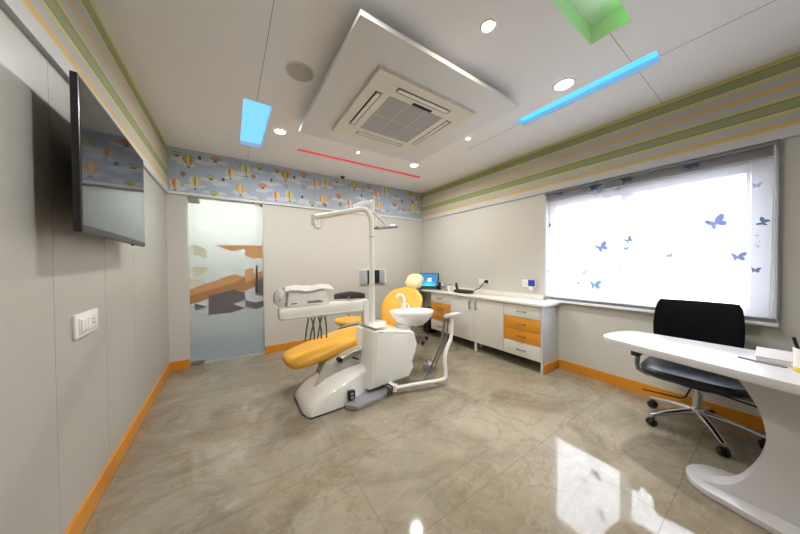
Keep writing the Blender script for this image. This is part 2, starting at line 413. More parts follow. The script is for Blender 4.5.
# ---- balloon paper frieze on the back wall
def frieze():
    b = MB(); y = YB-.010
    b.m('sky_paper').box(XL, XR, y, YB, 2.165, H)
    b.m('trim_white').box(XL, XR, YB-.022, YB, ZF, 2.165)
    yy = y-.0006
    lay = [0]
    def P(cx, cz, pts, m, k=0):
        lay[0] += 1
        b.m(m).poly([(cx+px, yy-k*.0008-lay[0]*.000004, cz+pz) for px, pz in pts])
    def ell(cx, cz, a, c, m, k=0, n=16, sq=0): P(cx, cz, [(a*math.cos(2*PI*i/n), c*math.sin(2*PI*i/n)) for i in range(n)], m, k)
    def balloon(cx, cz, s, cols):
        # envelope in gores, skirt and basket
        n = 5
        for g in range(n):
            a0, a1 = -1+2*g/n, -1+2*(g+1)/n
            L, R_ = [], []
            for i in range(9):
                t = i/8; hh = .62-1.25*t; w = math.sqrt(max(.02, 1-((t-.42)/.46)**2)) if t < .42 else 1-.78*((t-.42)/.58)**1.6
                L.append((a0*w*.52*s, hh*s)); R_.append((a1*w*.52*s, hh*s))
            P(cx, cz, L+R_[::-1], cols[g % len(cols)], 2)
        P(cx, cz, [(-.10*s, -.86*s), (.10*s, -.86*s), (.13*s, -.70*s), (-.13*s, -.70*s)], 'bal_brown', 2)
    def blimp(cx, cz, s, cols):
        ell(cx, cz, .62*s, .26*s, cols[0], 2); ell(cx, cz, .60*s, .10*s, cols[1], 3)
        P(cx, cz, [(-.28*s, -.30*s), (-.18*s, -.52*s), (.18*s, -.52*s), (.28*s, -.30*s)], 'bal_brown', 2)
    ITEMS = [(-0.40, 2.57, 'b', 0), (-0.13, 2.67, 'z', 0), (0.03, 2.49, 'r', 0), (0.21, 2.57, 'b', 1), (0.37, 2.67, 'z', 1), (-0.53, 2.26, 'r', 0), (-0.34, 2.31, 'b', 1), (-0.18, 2.40, 'z', 1), (0.14, 2.30, 'b', 2), (0.41, 2.39, 'z', 0), (0.58, 2.27, 'r', 0), (0.71, 2.59, 'b', 0), (0.76, 2.30, 'b', 1), (0.97, 2.65, 'z', 0), (1.14, 2.53, 'r', 0), (1.30, 2.59, 'b', 1), (1.26, 2.31, 'b', 2), (1.52, 2.40, 'z', 0), (1.80, 2.62, 'b', 0), (2.07, 2.66, 'z', 0), (1.49, 2.70, 'z', 1), (2.23, 2.53, 'r', 0), (2.40, 2.62, 'b', 1), (2.29, 2.33, 'b', 2), (2.61, 2.40, 'z', 0), (2.98, 2.71, 'b', 0), (-0.29, 2.62, 's', 0), (-0.05, 2.39, 's', 0), (0.83, 2.58, 's', 0), (0.94, 2.30, 's', 0), (1.93, 2.46, 's', 0), (2.82, 2.32, 'z', 1), (3.00, 2.41, 'r', 0), (-0.51, 2.63, 'z', 1), (0.28, 2.16, 'z', 1), (-0.15, 2.20, 'z', 1), (0.59, 2.69, 'z', 1), (0.52, 2.48, 's', 0), (1.09, 2.22, 'z', 1), (1.70, 2.30, 'r', 0), (2.66, 2.56, 'z', 1), (3.19, 2.57, 'b', 0), (3.10, 2.36, 'b', 2)]
    rnd = random.Random(11)
    for cx, cz, t, v in ITEMS:
        cz = min(cz, 2.645)
        for q in range(4): ell(max(XL+.10, min(XR-.10, cx+rnd.uniform(-.07, .07))), max(2.20, cz-.05+rnd.uniform(-.03, .01)), rnd.uniform(.04, .085), rnd.uniform(.014, .026), 'cloud_paper', 0)
        cx = max(XL+.06, min(XR-.06, cx))
        if t == 'b': balloon(cx, cz, .112, [['bal_green', 'bal_orange', 'bal_yellow'], ['bal_cream', 'bal_yellow', 'bal_green'], ['bal_orange', 'bal_yellow', 'bal_cream']][v])
        elif t == 'z': blimp(cx, min(cz, 2.66), .095 if v == 0 else .08, ['bal_red', 'bal_orange'] if v == 0 else ['bal_green', 'bal_yellow'])
        elif t == 'r': balloon(cx, cz, .095, ['bal_cream', 'bal_red', 'bal_orange', 'bal_cream'])
        else: ell(cx, cz, .016, .024, 'bal_brown', 2)
    for i in range(46):
        cx = XL+.08+i*(XR-XL-.16)/45; cz = 2.22+((i*37) % 11)*.04+.01*math.sin(i)
        if all(abs(cx-a)+abs(cz-c) > .12 for a, c, _, _ in ITEMS): balloon(cx, cz, .05, [['bal_teal', 'bal_cream'], ['bal_brown', 'bal_orange'], ['bal_green', 'bal_cream']][i % 3])
    return b
struct('trim_3', frieze())

# ---- glass door and the corridor behind it
def door():
    root = bpy.data.objects.new('door_1', None); COL.objects.link(root); root.location = (DX0, YB+.04, 0); root['kind'] = 'structure'
    emit('door_glass', MB().box(DX0+.004, DX1-.004, YB+.045, YB+.057, .012, DH-.012), 'frosted_glass', root, smooth=False)
    # printed film: px offsets measured on the door, u 0..1 across, z height
    b = MB(); y = YB+.0440
    U = lambda u: max(DX0+.006, min(DX1-.006, u))
    k = [0]
    def Q(m, pts): b.m(m).prism([(U(u), y-.0003*k[0], z) for u, z in pts], (0, -.0002, 0)); k[0] += 1
    Q('film_tan', [(-0.156, 1.533), (0.412, 1.543), (0.410, 1.425), (0.188, 1.494), (0.041, 1.454)])
    Q('film_tan', [(0.184, 1.494), (0.410, 1.443), (0.409, 1.375), (0.281, 1.352), (0.183, 1.400)])
    Q('film_pale', [(-0.417, 1.524), (-0.311, 1.515), (-0.239, 1.463), (-0.241, 1.355), (-0.368, 1.400), (-0.374, 1.479)])
    Q('film_pale', [(-0.421, 1.241), (-0.243, 1.249), (-0.244, 1.177), (-0.372, 1.121), (-0.370, 1.221)])
    Q('film_pale', [(-0.419, 1.083), (-0.309, 1.078), (-0.246, 1.045), (-0.318, 1.012), (-0.420, 0.964)])
    Q('film_tan', [(-0.420, 0.964), (0.055, 1.148), (0.179, 1.101), (0.298, 1.141), (0.407, 1.183), (0.405, 1.093), (0.178, 1.024), (0.052, 0.934), (-0.072, 0.910), (-0.422, 0.846)])
    Q('film_brown', [(-0.422, 0.885), (-0.231, 0.942), (0.053, 1.030), (0.179, 1.101), (0.178, 1.024), (0.406, 1.115), (0.404, 1.013), (0.176, 0.904), (0.052, 0.938), (-0.233, 0.830), (-0.423, 0.776)])
    Q('film_dark', [(-0.229, 0.870), (0.052, 0.938), (0.176, 0.889), (0.174, 0.784), (0.040, 0.740), (0.173, 0.674), (0.003, 0.624), (-0.260, 0.622), (-0.232, 0.645)])
    Q('film_dark', [(-0.369, 0.781), (-0.250, 0.735), (-0.367, 0.691)])
    Q('film_dark', [(0.178, 0.779), (0.292, 0.740), (0.401, 0.760), (0.400, 0.673), (0.310, 0.638), (0.177, 0.692)])
    Q('film_tan', [(0.180, 1.199), (0.279, 1.230), (0.278, 1.153), (0.179, 1.101)])
    Q('film_dark', [(0.300, 1.018), (0.405, 1.081), (0.402, 0.821), (0.297, 0.845)])
    emit('door_film', b, None, root, smooth=False, label='tan and dark geometric film on frosted glass')
    emit('patch_fitting', MB().box(DX0+.005, DX0+.125, YB+.030, YB+.070, DH-.075, DH-.012, .003), 'steel', root)
    emit('patch_fitting', MB().box(DX0+.005, DX0+.145, YB+.030, YB+.070, .004, .060, .003), 'steel', root)
    emit('pivot', MB().box(DX1-.03, DX1-.002, YB+.03, YB+.07, DH-.030, DH-.004, .003), 'black', root)
    hb = MB().cyl((DX1-.085, YB+.012, .88), (DX1-.085, YB+.012, 1.26), .011)
    hb.cyl((DX1-.085, YB+.012, .93), (DX1-.085, YB+.045, .93), .008).cyl((DX1-.085, YB+.012, 1.21), (DX1-.085, YB+.045, 1.21), .008)
    emit('door_handle', hb, 'dark_grey', root)
door()
b = MB().box(XL-.12, XR+.2, YB+1.38, YB+1.5, 0, H).box(XL-.24, XL-.12, YB+.12, YB+1.5, 0, H).box(1.6, 1.7, YB+.12, YB+1.38, 0, H)
struct('wall_corridor', b, 'wall_paint')
struct('ceiling_corridor', MB().box(XL-.24, XR+.2, YB+.12, YB+1.5, H, H+.1), 'ceiling_paint')

# ---- window
def window():
    root = bpy.data.objects.new('window_1', None); COL.objects.link(root); root.location = (XR+.12, .84, WZ0); root['kind'] = 'structure'
    x0, x1 = XR+.07, XR+.13
    b = MB()
    def fr(a, c, d, e): b.box(x0, x1, a, c, d, e, .004)
    fr(WY0+.001, WY0+.100, WZ0+.001, WZ1-.001); fr(WY1-.075, WY1-.001, WZ0+.001, WZ1-.001)
    fr(WY0+.100, WY1-.075, WZ0+.001, WZ0+.06); fr(WY0+.100, WY1-.075, 1.955, WZ1-.001)
    fr(.845, .925, WZ0+.06, 1.955)
    b.box(x0-.01, x0-.001, WY0+.10, WY0+.12, WZ0+.06, 1.955).box(x0-.01, x0-.001, .825, .845, WZ0+.06, 1.955)
    emit('window_frame', b, 'frame_upvc', root)
    emit('window_header', MB().box(XR-.014, x0-.012, WY0+.002, WY1-.002, 2.030, WZ1-.002), 'header_dark', root)
    emit('window_pane', MB().box(x0+.02, x0+.026, WY0+.101, .844, WZ0+.061, 1.954), 'window_glass', root, smooth=False)
    emit('window_pane', MB().box(x0+.02, x0+.026, .926, WY1-.076, WZ0+.061, 1.954), 'window_glass', root, smooth=False)
    emit('window_sill', MB().box(XR-.050, XR-.001, WY0-.03, 1.60, WZ0-.050, WZ0-.028, .004), 'frame_upvc', root)
    emit('window_reveal', MB().box(XR-.034, XR-.0005, WY0-.030, WY0-.022, WZ0-.005, ZF-.003), 'rail_grey', root)
window()

# ================================================================ CEILING FITTINGS
def panel():
    x0, x1, y0, y1 = .60, 2.079, 1.256, 2.70
    root = thing('ceiling_panel', 'large square white dropped ceiling panel around the air conditioner', 'ceiling panel', ((x0+x1)/2, (y0+y1)/2, H))
    emit('panel_board', MB().box(x0, x1, y0, y1, 2.600, 2.632, .002), 'trim_white', root)
    emit('panel_plinth', MB().box(x0+.2, x1-.2, y0+.2, y1-.2, 2.632, H-.001), 'ceiling_paint', root)
panel()

def aircon():
    x0, x1, y0, y1 = .855, 1.805, 1.498, 2.448
    cx, cy = (x0+x1)/2, (y0+y1)/2
    root = thing('air_conditioner', 'square ceiling cassette air conditioner with grey central grille', 'air conditioner', (cx, cy, 2.60))
    z = 2.572
    b = MB()
    # body plate as frame around the grille, four slots left open
    g = .275; s0, s1 = .335, .395; L = .27
    def plate(a0, a1, b0, b1): b.box(cx+a0, cx+a1, cy+b0, cy+b1, z, 2.599)
    h = (x1-x0)/2
    plate(-h, h, -h, -s1); plate(-h, h, s1, h); plate(-h, -s1, -s1, s1); plate(s1, h, -s1, s1)
    plate(-s0, s0, -s0, -g); plate(-s0, s0, g, s0); plate(-s0, -g, -g, g); plate(g, s0, -g, g)
    for sx in (-1, 1):
        for sy in (-1, 1):
            # corner fillers between slots
            xa, xb = sorted((sx*L, sx*s1)); ya, yb = sorted((sy*s0, sy*s1)); plate(xa, xb, ya, yb)
            xa, xb = sorted((sx*s0, sx*s1)); ya, yb = sorted((sy*L, sy*s0)); plate(xa, xb, ya, yb)
    emit('cassette_cover', b, 'ac_body', root, smooth=False)
    emit('cassette_inside', MB().box(x0+.03, x1-.03, y0+.03, y1-.03, 2.592, 2.5985), 'ac_dark', root, smooth=False)
    for ang in range(4):
        vb = MB().box(-L+.015, L-.015, (s0+.012), (s1-.016), z-.003, z+.006, .003)
        vb.xf(Matrix.Translation((cx, cy, 0)) @ Matrix.Rotation(ang*PI/2, 4, 'Z'))
        emit('louvre', vb, 'white_plastic', root)
    gb = MB().m('speaker_mesh').box(cx-g+.004, cx+g-.004, cy-g+.004, cy+g-.004, z+.002, z+.012)
    gb.m('grille_line')
    for i in range(28):
        t = -g+.014+i*(2*g-.028)/27
        gb.box(cx+t-.002, cx+t+.002, cy-g+.006, cy+g-.006, z-.001, z+.002)
    for i in range(28):
        t = -g+.014+i*(2*g-.028)/27
        gb.box(cx-g+.006, cx+g-.006, cy+t-.002, cy+t+.002, z-.001, z+.002)
    gb.m('ac_body')
    for t in (-.09, .09): gb.box(cx+t-.003, cx+t+.003, cy-g+.006, cy+g-.006, z-.003, z)
    gb.box(cx-g+.006, cx+g-.006, cy-.003, cy+.003, z-.003, z)
    emit('intake_grille', gb, None, root, smooth=False, label='grey square intake grille')
    emit('receiver_window', MB().box(cx-.07, cx+.13, cy-g-.035, cy-g-.005, z-.003, z+.001, .001), 'ac_dark', root)
aircon()

def slot(name, h, glow, label, depth=.06):
    x0, x1, y0, y1 = h; e = .003
    root = thing(name, label, 'light', ((x0+x1)/2, (y0+y1)/2, H+.118), group=None)
    emit('diffuser', MB().box(x0+e, x1-e, y0+e, y1-e, H+depth, H+depth+.01), glow, root, smooth=False)
    b = MB(); z0, z1 = H+.001, H+.118; t = .0015
    b.box(x0+.0005, x0+e-.0005, y0+.0005, y1-.0005, z0, z1).box(x1-e+.0005, x1-.0005, y0+.0005, y1-.0005, z0, z1)
    b.box(x0+e, x1-e, y0+.0005, y0+e-.0005, z0, z1).box(x0+e, x1-e, y1-e+.0005, y1-.0005, z0, z1)
    emit('recess_lining', b, 'white_plastic', root, smooth=False)
slot('recessed_light', holes[0], 'blue_glow', 'wide blue glowing ceiling recess near the glass door', .05)
slot('recessed_light', holes[1], 'cyan_glow', 'long narrow bright blue light strip in the ceiling near the window', .05)
slot('recessed_light', holes[2], 'red_glow', 'thin red light line in the ceiling near the balloon wallpaper', .004)
def green():
    x0, x1, y0, y1 = holes[3]; e = .003
    root = thing('recessed_light', 'green lit rectangular ceiling recess at the top edge of view', 'light', ((x0+x1)/2, (y0+y1)/2, H+.118))
    b = MB(); z0, z1 = H+.001, H+.118
    b.box(x0+.0005, x0+e, y0+.0005, y1-.0005, z0, z1).box(x1-e, x1-.0005, y0+.0005, y1-.0005, z0, z1)
    b.box(x0+e, x1-e, y0+.0005, y0+e, z0, z1).box(x0+e, x1-e, y1-e, y1-.0005, z0, z1)
    emit('recess_lining', b, 'white_plastic', root, smooth=False)
    emit('recess_back', MB().box(x0+e, x1-e, y0+e, y1-e, z1-.006, z1), 'white_plastic', root, smooth=False)
    s = MB().box(x0+.02, x1-.02, y0+.006, y0+.016, z1-.075, z1-.06)
    emit('led_strip', s, 'green_glow', root, smooth=False)
green()

def downlight(x, y, z, r, label, power, warm=False, spread=170):
    root = thing('downlight', label, 'ceiling light', (x, y, z), group='recessed ceiling downlights' if False else None)
    ring = MB(); n = 36
    prof_ = [(r*.80, -.001), (r*.86, -.010), (r*1.08, -.008), (r*1.14, -.001)]
    rings = [[(x+rr*math.cos(2*PI*k/n), y+rr*math.sin(2*PI*k/n), z+dz) for k in range(n)] for rr, dz in prof_]
    ring.loft(rings, cap=False)
    emit('bezel', ring, 'chrome' if warm else 'white_plastic', root)
    emit('lamp_lens', MB().cyl((x, y, z-.004), (x, y, z-.0005), r*.82, n=36), 'spot_glow' if warm else 'lamp_glow', root)
    l = bpy.data.lights.new('downlight_lamp', 'AREA'); l.shape = 'DISK'; l.size = r*1.6; l.energy = power
    l.color = (1, .985, .94) if not warm else (1, .84, .64); l.spread = math.radians(spread)
    o = bpy.data.objects.new('downlight_lamp', l); COL.objects.link(o); o.parent = root; o.location = (0, 0, -.012)
P_ = DOWNLIGHT_W
downlight(2.251, .978, H, .075, 'large round white downlight between the green recess and the blue strip', P_*.5, spread=95)
downlight(2.25, 2.975, H, .062, 'round white downlight near the right end of the red line', P_)
downlight(.472, 2.993, H, .062, 'round white downlight beside the wide blue recess', P_)
downlight(.472, .978, H, .062, 'round white downlight behind the camera side of the ceiling panel', P_*.8, spread=165)
downlight(1.312, .989, H, .042, 'small warm chrome rimmed spotlight in front of the dropped panel', P_*.45, True)
downlight(2.289, 2.001, H, .026, 'tiny spotlight beside the right edge of the dropped panel', P_*.15, True)
downlight(1.387, 3.016, H, .022, 'tiny spotlight between the dropped panel and the red line', P_*.15, True)
downlight(-.0, YB+.7, H, .062, 'round white downlight in the corridor behind the door', 30)

def speaker():
    x, y, r = .457, 1.998, .10
    root = thing('ceiling_speaker', 'round grey mesh speaker in the ceiling left of the dropped panel', 'speaker', (x, y, H))
    n = 36; rings = [[(x+rr*math.cos(2*PI*k/n), y+rr*math.sin(2*PI*k/n), H+dz) for k in range(n)] for rr, dz in [(r*.9, -.001), (r*.92, -.007), (r, -.006), (r*1.03, -.001)]]
    emit('rim', MB().loft(rings, cap=False), 'trim_white', root)
    emit('speaker_grille', MB().cyl((x, y, H-.006), (x, y, H-.0005), r*.9, n=36), 'speaker_mesh', root)
speaker()
def dome():
    x, y = 1.53, 3.92
    root = thing('security_camera', 'small dark dome camera under the ceiling by the balloon wallpaper', 'camera', (x, y, H))
    emit('camera_base', MB().cyl((x, y, H-.03), (x, y, H-.0005), .045, .05), 'white_plastic', root)
    emit('dome', MB().ball((x, y, H-.03), .036), 'dark_grey', root)
dome()

# ================================================================ LEFT WALL: television, socket
def tv():
    # front corners measured: yaw slightly off the wall
    cy, cz, w, h = 2.035, 1.716, 1.02, .62
    root = thing('television', 'black flat screen television mounted on the left wall', 'television', (XL+.115, cy, cz-h/2))
    root.rotation_euler = (0, 0, math.radians(90+1.2))
    # local: x along the wall (+y world), front faces local -y -> world +x
    P = lambda n, mb, m, **k: emit(n, mb, m, root, world=False, **k)
    c = MB().box(-w/2, w/2, -.012, .010, 0, h, .004)
    P('tv_housing', c, 'tv_bezel'); P('rear_cover', MB().box(-w/2+.16, w/2-.16, .010, .05, .08, h-.14, .008), 'black')
    P('screen', MB().box(-w/2+.012, w/2-.012, -.0135, -.0118, .030, h-.012), 'tv_screen', smooth=False)
    P('bottom_strip', MB().box(-w/2+.008, w/2-.008, -.0145, -.0118, .004, .024, .001), 'dark_grey')
    P('ir_sensor', MB().box(w*.22, w*.22+.03, -.010, .004, -.008, .001, .002), 'black')
    P('wall_bracket', MB().box(-.12, .12, .050, .060, .16, .46, .003).box(-.14, -.11, .060, .092, .17, .45).box(.11, .14, .060, .092, .17, .45), 'black')
tv()
def left_socket():
    y0, y1, z0, z1 = 1.845, 2.095, .925, 1.04
    x = XL
    root = thing('power_socket', 'white switch and socket plate on the left wall under the television', 'socket', (x, (y0+y1)/2, z0))
    emit('plate', MB().box(x, x+.012, y0, y1, z0, z1, .004), 'white_plastic', root)
    emit('socket_insert', MB().box(x+.012, x+.016, y0+.03, y1-.03, z0+.022, z1-.022, .001), 'trim_white', root)
    for i in range(3): emit('switch', MB().box(x+.016, x+.022, y0+.04+i*.032, y0+.066+i*.032, z0+.03, z1-.03, .002), 'white_plastic', root)
    s = MB()
    for (a, c) in ((0, .012), (-.009, -.008), (.009, -.008)): s.cyl((x+.016, y1-.072+a, (z0+z1)/2+c), (x+.0172, y1-.072+a, (z0+z1)/2+c), .004, n=10)
    emit('socket_holes', s, 'dark_grey', root)
left_socket()

# ================================================================ BACK WALL viewer panel
def wall_panel():
    x0, x1, z0, z1 = 1.886, 2.42, .905, 1.17; y = YB
    root = thing('wall_panel', 'grey wall mounted panel with two dark gaps behind the lamp pole', 'panel', ((x0+x1)/2, y, z0))
    emit('backplate', MB().box(x0, x1, y-.02, y, z0, z1, .003), 'trim_white', root)
    w = x1-x0
    emit('grey_cover', MB().box(x0+.01, x0+w*.25, y-.035, y-.02, z0+.012, z1-.012, .003), 'socket_grey', root)
    emit('grey_cover', MB().box(x0+w*.72, x1-.05, y-.035, y-.02, z0+.012, z1-.012, .003), 'socket_grey', root)
    emit('dark_insert', MB().box(x0+w*.26, x0+w*.71, y-.028, y-.02, z0+.012, z1-.012, .002), 'black', root)
wall_panel()

# ================================================================ CABINETS along the right wall
CX, CT = 2.917, .80
YS = [1.49, 1.978, 2.469, 2.929, 3.398]
def carcass(b, y0, y1, z0=.10, z1=CT-.032, e=.0005):
    b.box(CX+.02, XR-.001, y0+e, y1-.0005, z0, z1)
def handle(root, y, z, horizontal=True, parent=None):
    b = MB(); L = .05; x = CX-.002
    if horizontal:
        b.tube([(x, y-L, z), (x-.022, y-L, z), (x-.024, y+L, z), (x, y+L, z)], .0065, 8)
    else:
        b.tube([(x, y, z-L), (x-.022, y, z-L), (x-.024, y, z+L), (x, y, z+L)], .0075, 8)
    emit('handle', b, 'handle_metal', parent)
def drawer_unit(y0, y1, label, rows=((.70, .765, 'cabinet_white'),), cols=None, leg=None, lock=False):
    root = thing('drawer_cabinet', label, 'cabinet', (3.1, (y0+y1)/2, 0))
    b = MB().m('cabinet_side'); carcass(b, y0, y1, .13, e=.0202 if leg else .0005)
    if leg == 'panel': b.box(CX+.004, XR-.001, y0+.0005, y0+.020, 0, CT-.032)
    emit('cabinet_body', b, None, root, smooth=False)
    zs = [.133, .305, .455, .605, .763]; cc = ['cabinet_white', 'cabinet_orange', 'cabinet_orange', 'cabinet_white']
    s = .022 if leg == 'panel' else .003
    for i in range(4):
        d = emit('drawer', MB().box(CX, CX+.0195, y0+s, y1-.003, zs[i]+.002, zs[i+1]-.002, .0015), cc[i], root, label='orange drawer front' if 'orange' in cc[i] else 'white drawer front')
        handle(root, (y0+y1)/2, (zs[i]+zs[i+1])/2, True, d)
        if lock and i == 3:
            emit('lock', MB().cyl((CX-.002, (y0+y1)/2+.0, zs[4]-.03), (CX, (y0+y1)/2, zs[4]-.03), .009, n=14), 'dark_grey', d)
    return root
r1 = drawer_unit(YS[0], YS[1], 'four-drawer cabinet with two orange fronts at the window end of the counter', leg='panel')
emit('end_plinth', MB().box(CX+.020, XR-.015, YS[0]-.013, YS[0], 0, .105, .002), 'skirting_orange', r1, label='orange skirting on the cabinet end')
r2 = drawer_unit(YS[3], YS[4], 'four-drawer cabinet with two orange fronts below the laptop end of the counter', leg=None, lock=True)
emit('cabinet_leg', MB().box(CX+.04, CX+.07, YS[3]+.02, YS[3]+.05, 0, .13), 'cabinet_white', r2)
def door_unit(y0, y1, hy, label):
    root = thing('door_cabinet', label, 'cabinet', (3.1, (y0+y1)/2, 0))
    b = MB(); carcass(b, y0, y1, .13); emit('cabinet_body', b, 'cabinet_side', root, smooth=False)
    d = emit('cabinet_door', MB().box(CX, CX+.0195, y0+.003, y1-.003, .135, .761, .0015), 'cabinet_white', root)
    handle(root, hy, .66, False, d)
    emit('cabinet_leg', MB().box(CX+.012, CX+.042, y1-.045, y1-.012, 0, .13, .002) if hy > (y0+y1)/2 else MB().box(CX+.2, CX+.23, y0+.02, y0+.05, 0, .13), 'cabinet_white', root)
door_unit(YS[1], YS[2], YS[2]-.055, 'white single-door cabinet next to the drawers at the window end')
door_unit(YS[2], YS[3], YS[2]+.055, 'white single-door cabinet next to the drawers at the laptop end')
wt = thing('worktop', 'long white counter worktop running along the right wall over the cabinets', 'worktop', (3.1, 2.78, CT-.03))
emit('top_slab', MB().box(2.893, XR-.001, 1.462, YB-.001, CT-.031, CT, .003), 'counter_white', wt)
emit('upstand', MB().box(XR-.018, XR-.001, 1.66, YB-.001, CT+.0005, CT+.058, .002), 'counter_white', wt)
emit('support_panel', MB().box(CX+.02, XR-.02, YB-.03, YB-.016, 0, CT-.032), 'cabinet_side', wt)

# ================================================================ SOCKETS over the counter
def wall_socket(y0, y1, z0, z1, label):
    root = thing('wall_socket', label, 'socket', (XR, (y0+y1)/2, z0))
    emit('plate', MB().box(XR-.012, XR, y0, y1, z0, z1, .003), 'white_plastic', root)
    for yy in (y0+(y1-y0)*.28, y0+(y1-y0)*.72):
        b = MB()
        for (a, c) in ((0, .012), (-.010, -.010), (.010, -.010)): b.cyl((XR-.0128, yy+a, (z0+z1)/2+c), (XR-.0118, yy+a, (z0+z1)/2+c), .004, n=10)
        emit('socket_holes', b, 'dark_grey', root)
wall_socket(2.44, 2.66, .93, 1.02, 'white wall socket with a black plug above the middle of the counter')
wall_socket(1.76, 1.94, .945, 1.045, 'white wall socket with a blue adapter beside the window')
ad = thing('adapter', 'blue and white plug-in adapter in the socket beside the window', 'adapter', (XR-.03, 1.80, .98))
emit('adapter_body', MB().box(XR-.055, XR-.0135, 1.765, 1.835, .965, 1.045, .006), 'blue_plug', ad)
emit('adapter_face', MB().box(XR-.050, XR-.0135, 1.775, 1.825, .915, .964, .004), 'white_plastic', ad)

# ================================================================ ON THE COUNTER
def laptop():
    root = thing('laptop', 'open laptop with a blue-green screen at the far end of the counter', 'laptop', (3.02, 3.62, CT), rz=math.radians(-52))
    P = lambda n, mb, m, p=root, **k: emit(n, mb, m, p, world=False, **k)
    # local: screen faces -y
    P('laptop_base', MB().box(-.18, .18, -.12, .11, .001, .022, .004), 'dark_grey')
    P('keyboard', MB().box(-.155, .155, -.02, .085, .022, .0245, .001), 'black')
    R = rotx(math.radians(-14)); pv = (0, .11, .022)
    lid = P('laptop_lid', MB().box(-.185, .185, .104, .116, .024, .290, .004, rot=R, pivot=pv), 'black')
    s = MB()
    s.m('screen_blue').box(-.168, .168, .1025, .1036, .042, .274, rot=R, pivot=pv)
    cx, cz = .015, .160
    for i, (dx, dz, c) in enumerate([(-.034, .004, 'flag_red'), (.003, .004, 'flag_green'), (-.034, -.032, 'flag_blue'), (.003, -.032, 'flag_yellow')]):
        q = [(cx+dx, dz+cz), (cx+dx+.031, dz+cz+.005), (cx+dx+.031, dz+cz+.034), (cx+dx, dz+cz+.029)]
        pts = [Vector(pv)+R @ (Vector((a, .1018, z))-Vector(pv)) for a, z in q]
        s.m(c).prism(pts, R @ Vector((0, .0004, 0)))
    P('screen', s, None, lid, smooth=False, label='lit blue-green screen with a small four-colour flag')
def screen_mat():
    m = bpy.data.materials.new('screen_blue'); m.use_nodes = True; nt = m.node_tree; b = nt.nodes['Principled BSDF']
    tc = nt.nodes.new('ShaderNodeTexCoord'); mp = nt.nodes.new('ShaderNodeMapping'); mp.inputs['Location'].default_value = (-.0, -.1, -.13); mp.inputs['Scale'].default_value = (5.2, 5.2, 5.2)
    g = nt.nodes.new('ShaderNodeTexGradient'); g.gradient_type = 'SPHERICAL'; cr = nt.nodes.new('ShaderNodeValToRGB')
    e = cr.color_ramp.elements; e[0].color = (.01, .12, .26, 1); e[1].color = (.35, .85, .62, 1); x = e.new(.45); x.color = (.03, .36, .46, 1)
    nt.links.new(tc.outputs['Object'], mp.inputs[0]); nt.links.new(mp.outputs[0], g.inputs[0]); nt.links.new(g.outputs['Fac'], cr.inputs[0])
    b.inputs['Base Color'].default_value = (.01, .01, .01, 1); nt.links.new(cr.outputs[0], b.inputs['Emission Color']); b.inputs['Emission Strength'].default_value = 1.3
    MATS['screen_blue'] = m
screen_mat()
for n_, c_ in dict(flag_red=(1, .35, .1), flag_green=(.5, .9, .2), flag_blue=(.4, .8, 1), flag_yellow=(1, .9, .4)).items():
    mat(n_, (*c_, 1), emis=(*c_, 1), es=.9)
laptop()

def counter_items():
    z = CT
    r = thing('sterilizer_pot', 'small steel pot with a lid beside the laptop', 'pot', (3.10, 3.26, z))
    emit('pot_body', MB().prof((3.10, 3.26, z+.001), (3.10, 3.26, z+.2), [(0, .045), (.006, .052), (.075, .054), (.08, .05)], 24), 'steel', r)
    emit('lid', MB().prof((3.10, 3.26, z+.0815), (3.10, 3.26, z+.2), [(0, .055), (.012, .05), (.02, .014), (.034, .012)], 24), 'chrome', r)
    r = thing('card_reader', 'small black box standing right of the laptop', 'device', (3.10, 3.40, z))
    emit('casing', MB().box(3.07, 3.13, 3.37, 3.43, z+.001, z+.13, .006), 'black', r)
    emit('display', MB().box(3.0685, 3.07, 3.38, 3.42, z+.08, z+.12), 'grey_plastic', r)
    r = thing('glass_jar', 'pale jar with a grey lid between the steel pot and the black charger', 'jar', (3.10, 3.11, z))
    emit('jar_body', MB().prof((3.10, 3.11, z+.001), (3.10, 3.11, z+.2), [(0, .036), (.01, .042), (.08, .042), (.092, .034)], 24), 'warm_plastic', r)
    emit('lid', MB().cyl((3.10, 3.11, z+.0935), (3.10, 3.11, z+.118), .037, bev=.004), 'grey_plastic', r)
    r = thing('curing_light_dock', 'flat black charging dock with a cradle on the counter', 'charger', (3.08, 2.80, z))
    emit('dock_base', MB().loft([sring((3.08, 2.80, z+h), (1, 0, 0), (0, 1, 0), a, c, 32, 3.5) for h, a, c in [(.001, .085, .165), (.03, .088, .17), (.045, .07, .15), (.05, .04, .10)]]), 'black', r)
    emit('cradle', MB().tube([(3.08, 2.93, z+.04), (3.08, 2.95, z+.11), (3.07, 2.94, z+.14)], .022, 14, smooth=4), 'dark_grey', r)
    c = emit('power_cord', MB().tube([(XR-.05, 2.50, .985), (XR-.09, 2.515, .96), (XR-.11, 2.56, .89), (XR-.12, 2.62, .86), (3.135, 2.68, z+.025)], .006, 8, smooth=6), 'black', r)
    emit('plug', MB().box(XR-.055, XR-.0135, 2.475, 2.525, .962, 1.008, .008), 'black', r)
counter_items()
ct = thing('knee_shade_block', 'black block added for the dark knee space under the counter below the laptop', 'shade block', (3.12, 3.60, 0))  # added black block, stands in for the shade in the open knee space
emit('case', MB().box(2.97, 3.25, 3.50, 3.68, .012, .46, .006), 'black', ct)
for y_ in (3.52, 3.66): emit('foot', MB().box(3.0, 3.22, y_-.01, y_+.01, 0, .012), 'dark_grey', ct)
emit('block_front', MB().box(2.966, 2.9695, 3.515, 3.665, .04, .44), 'black_gloss', ct)

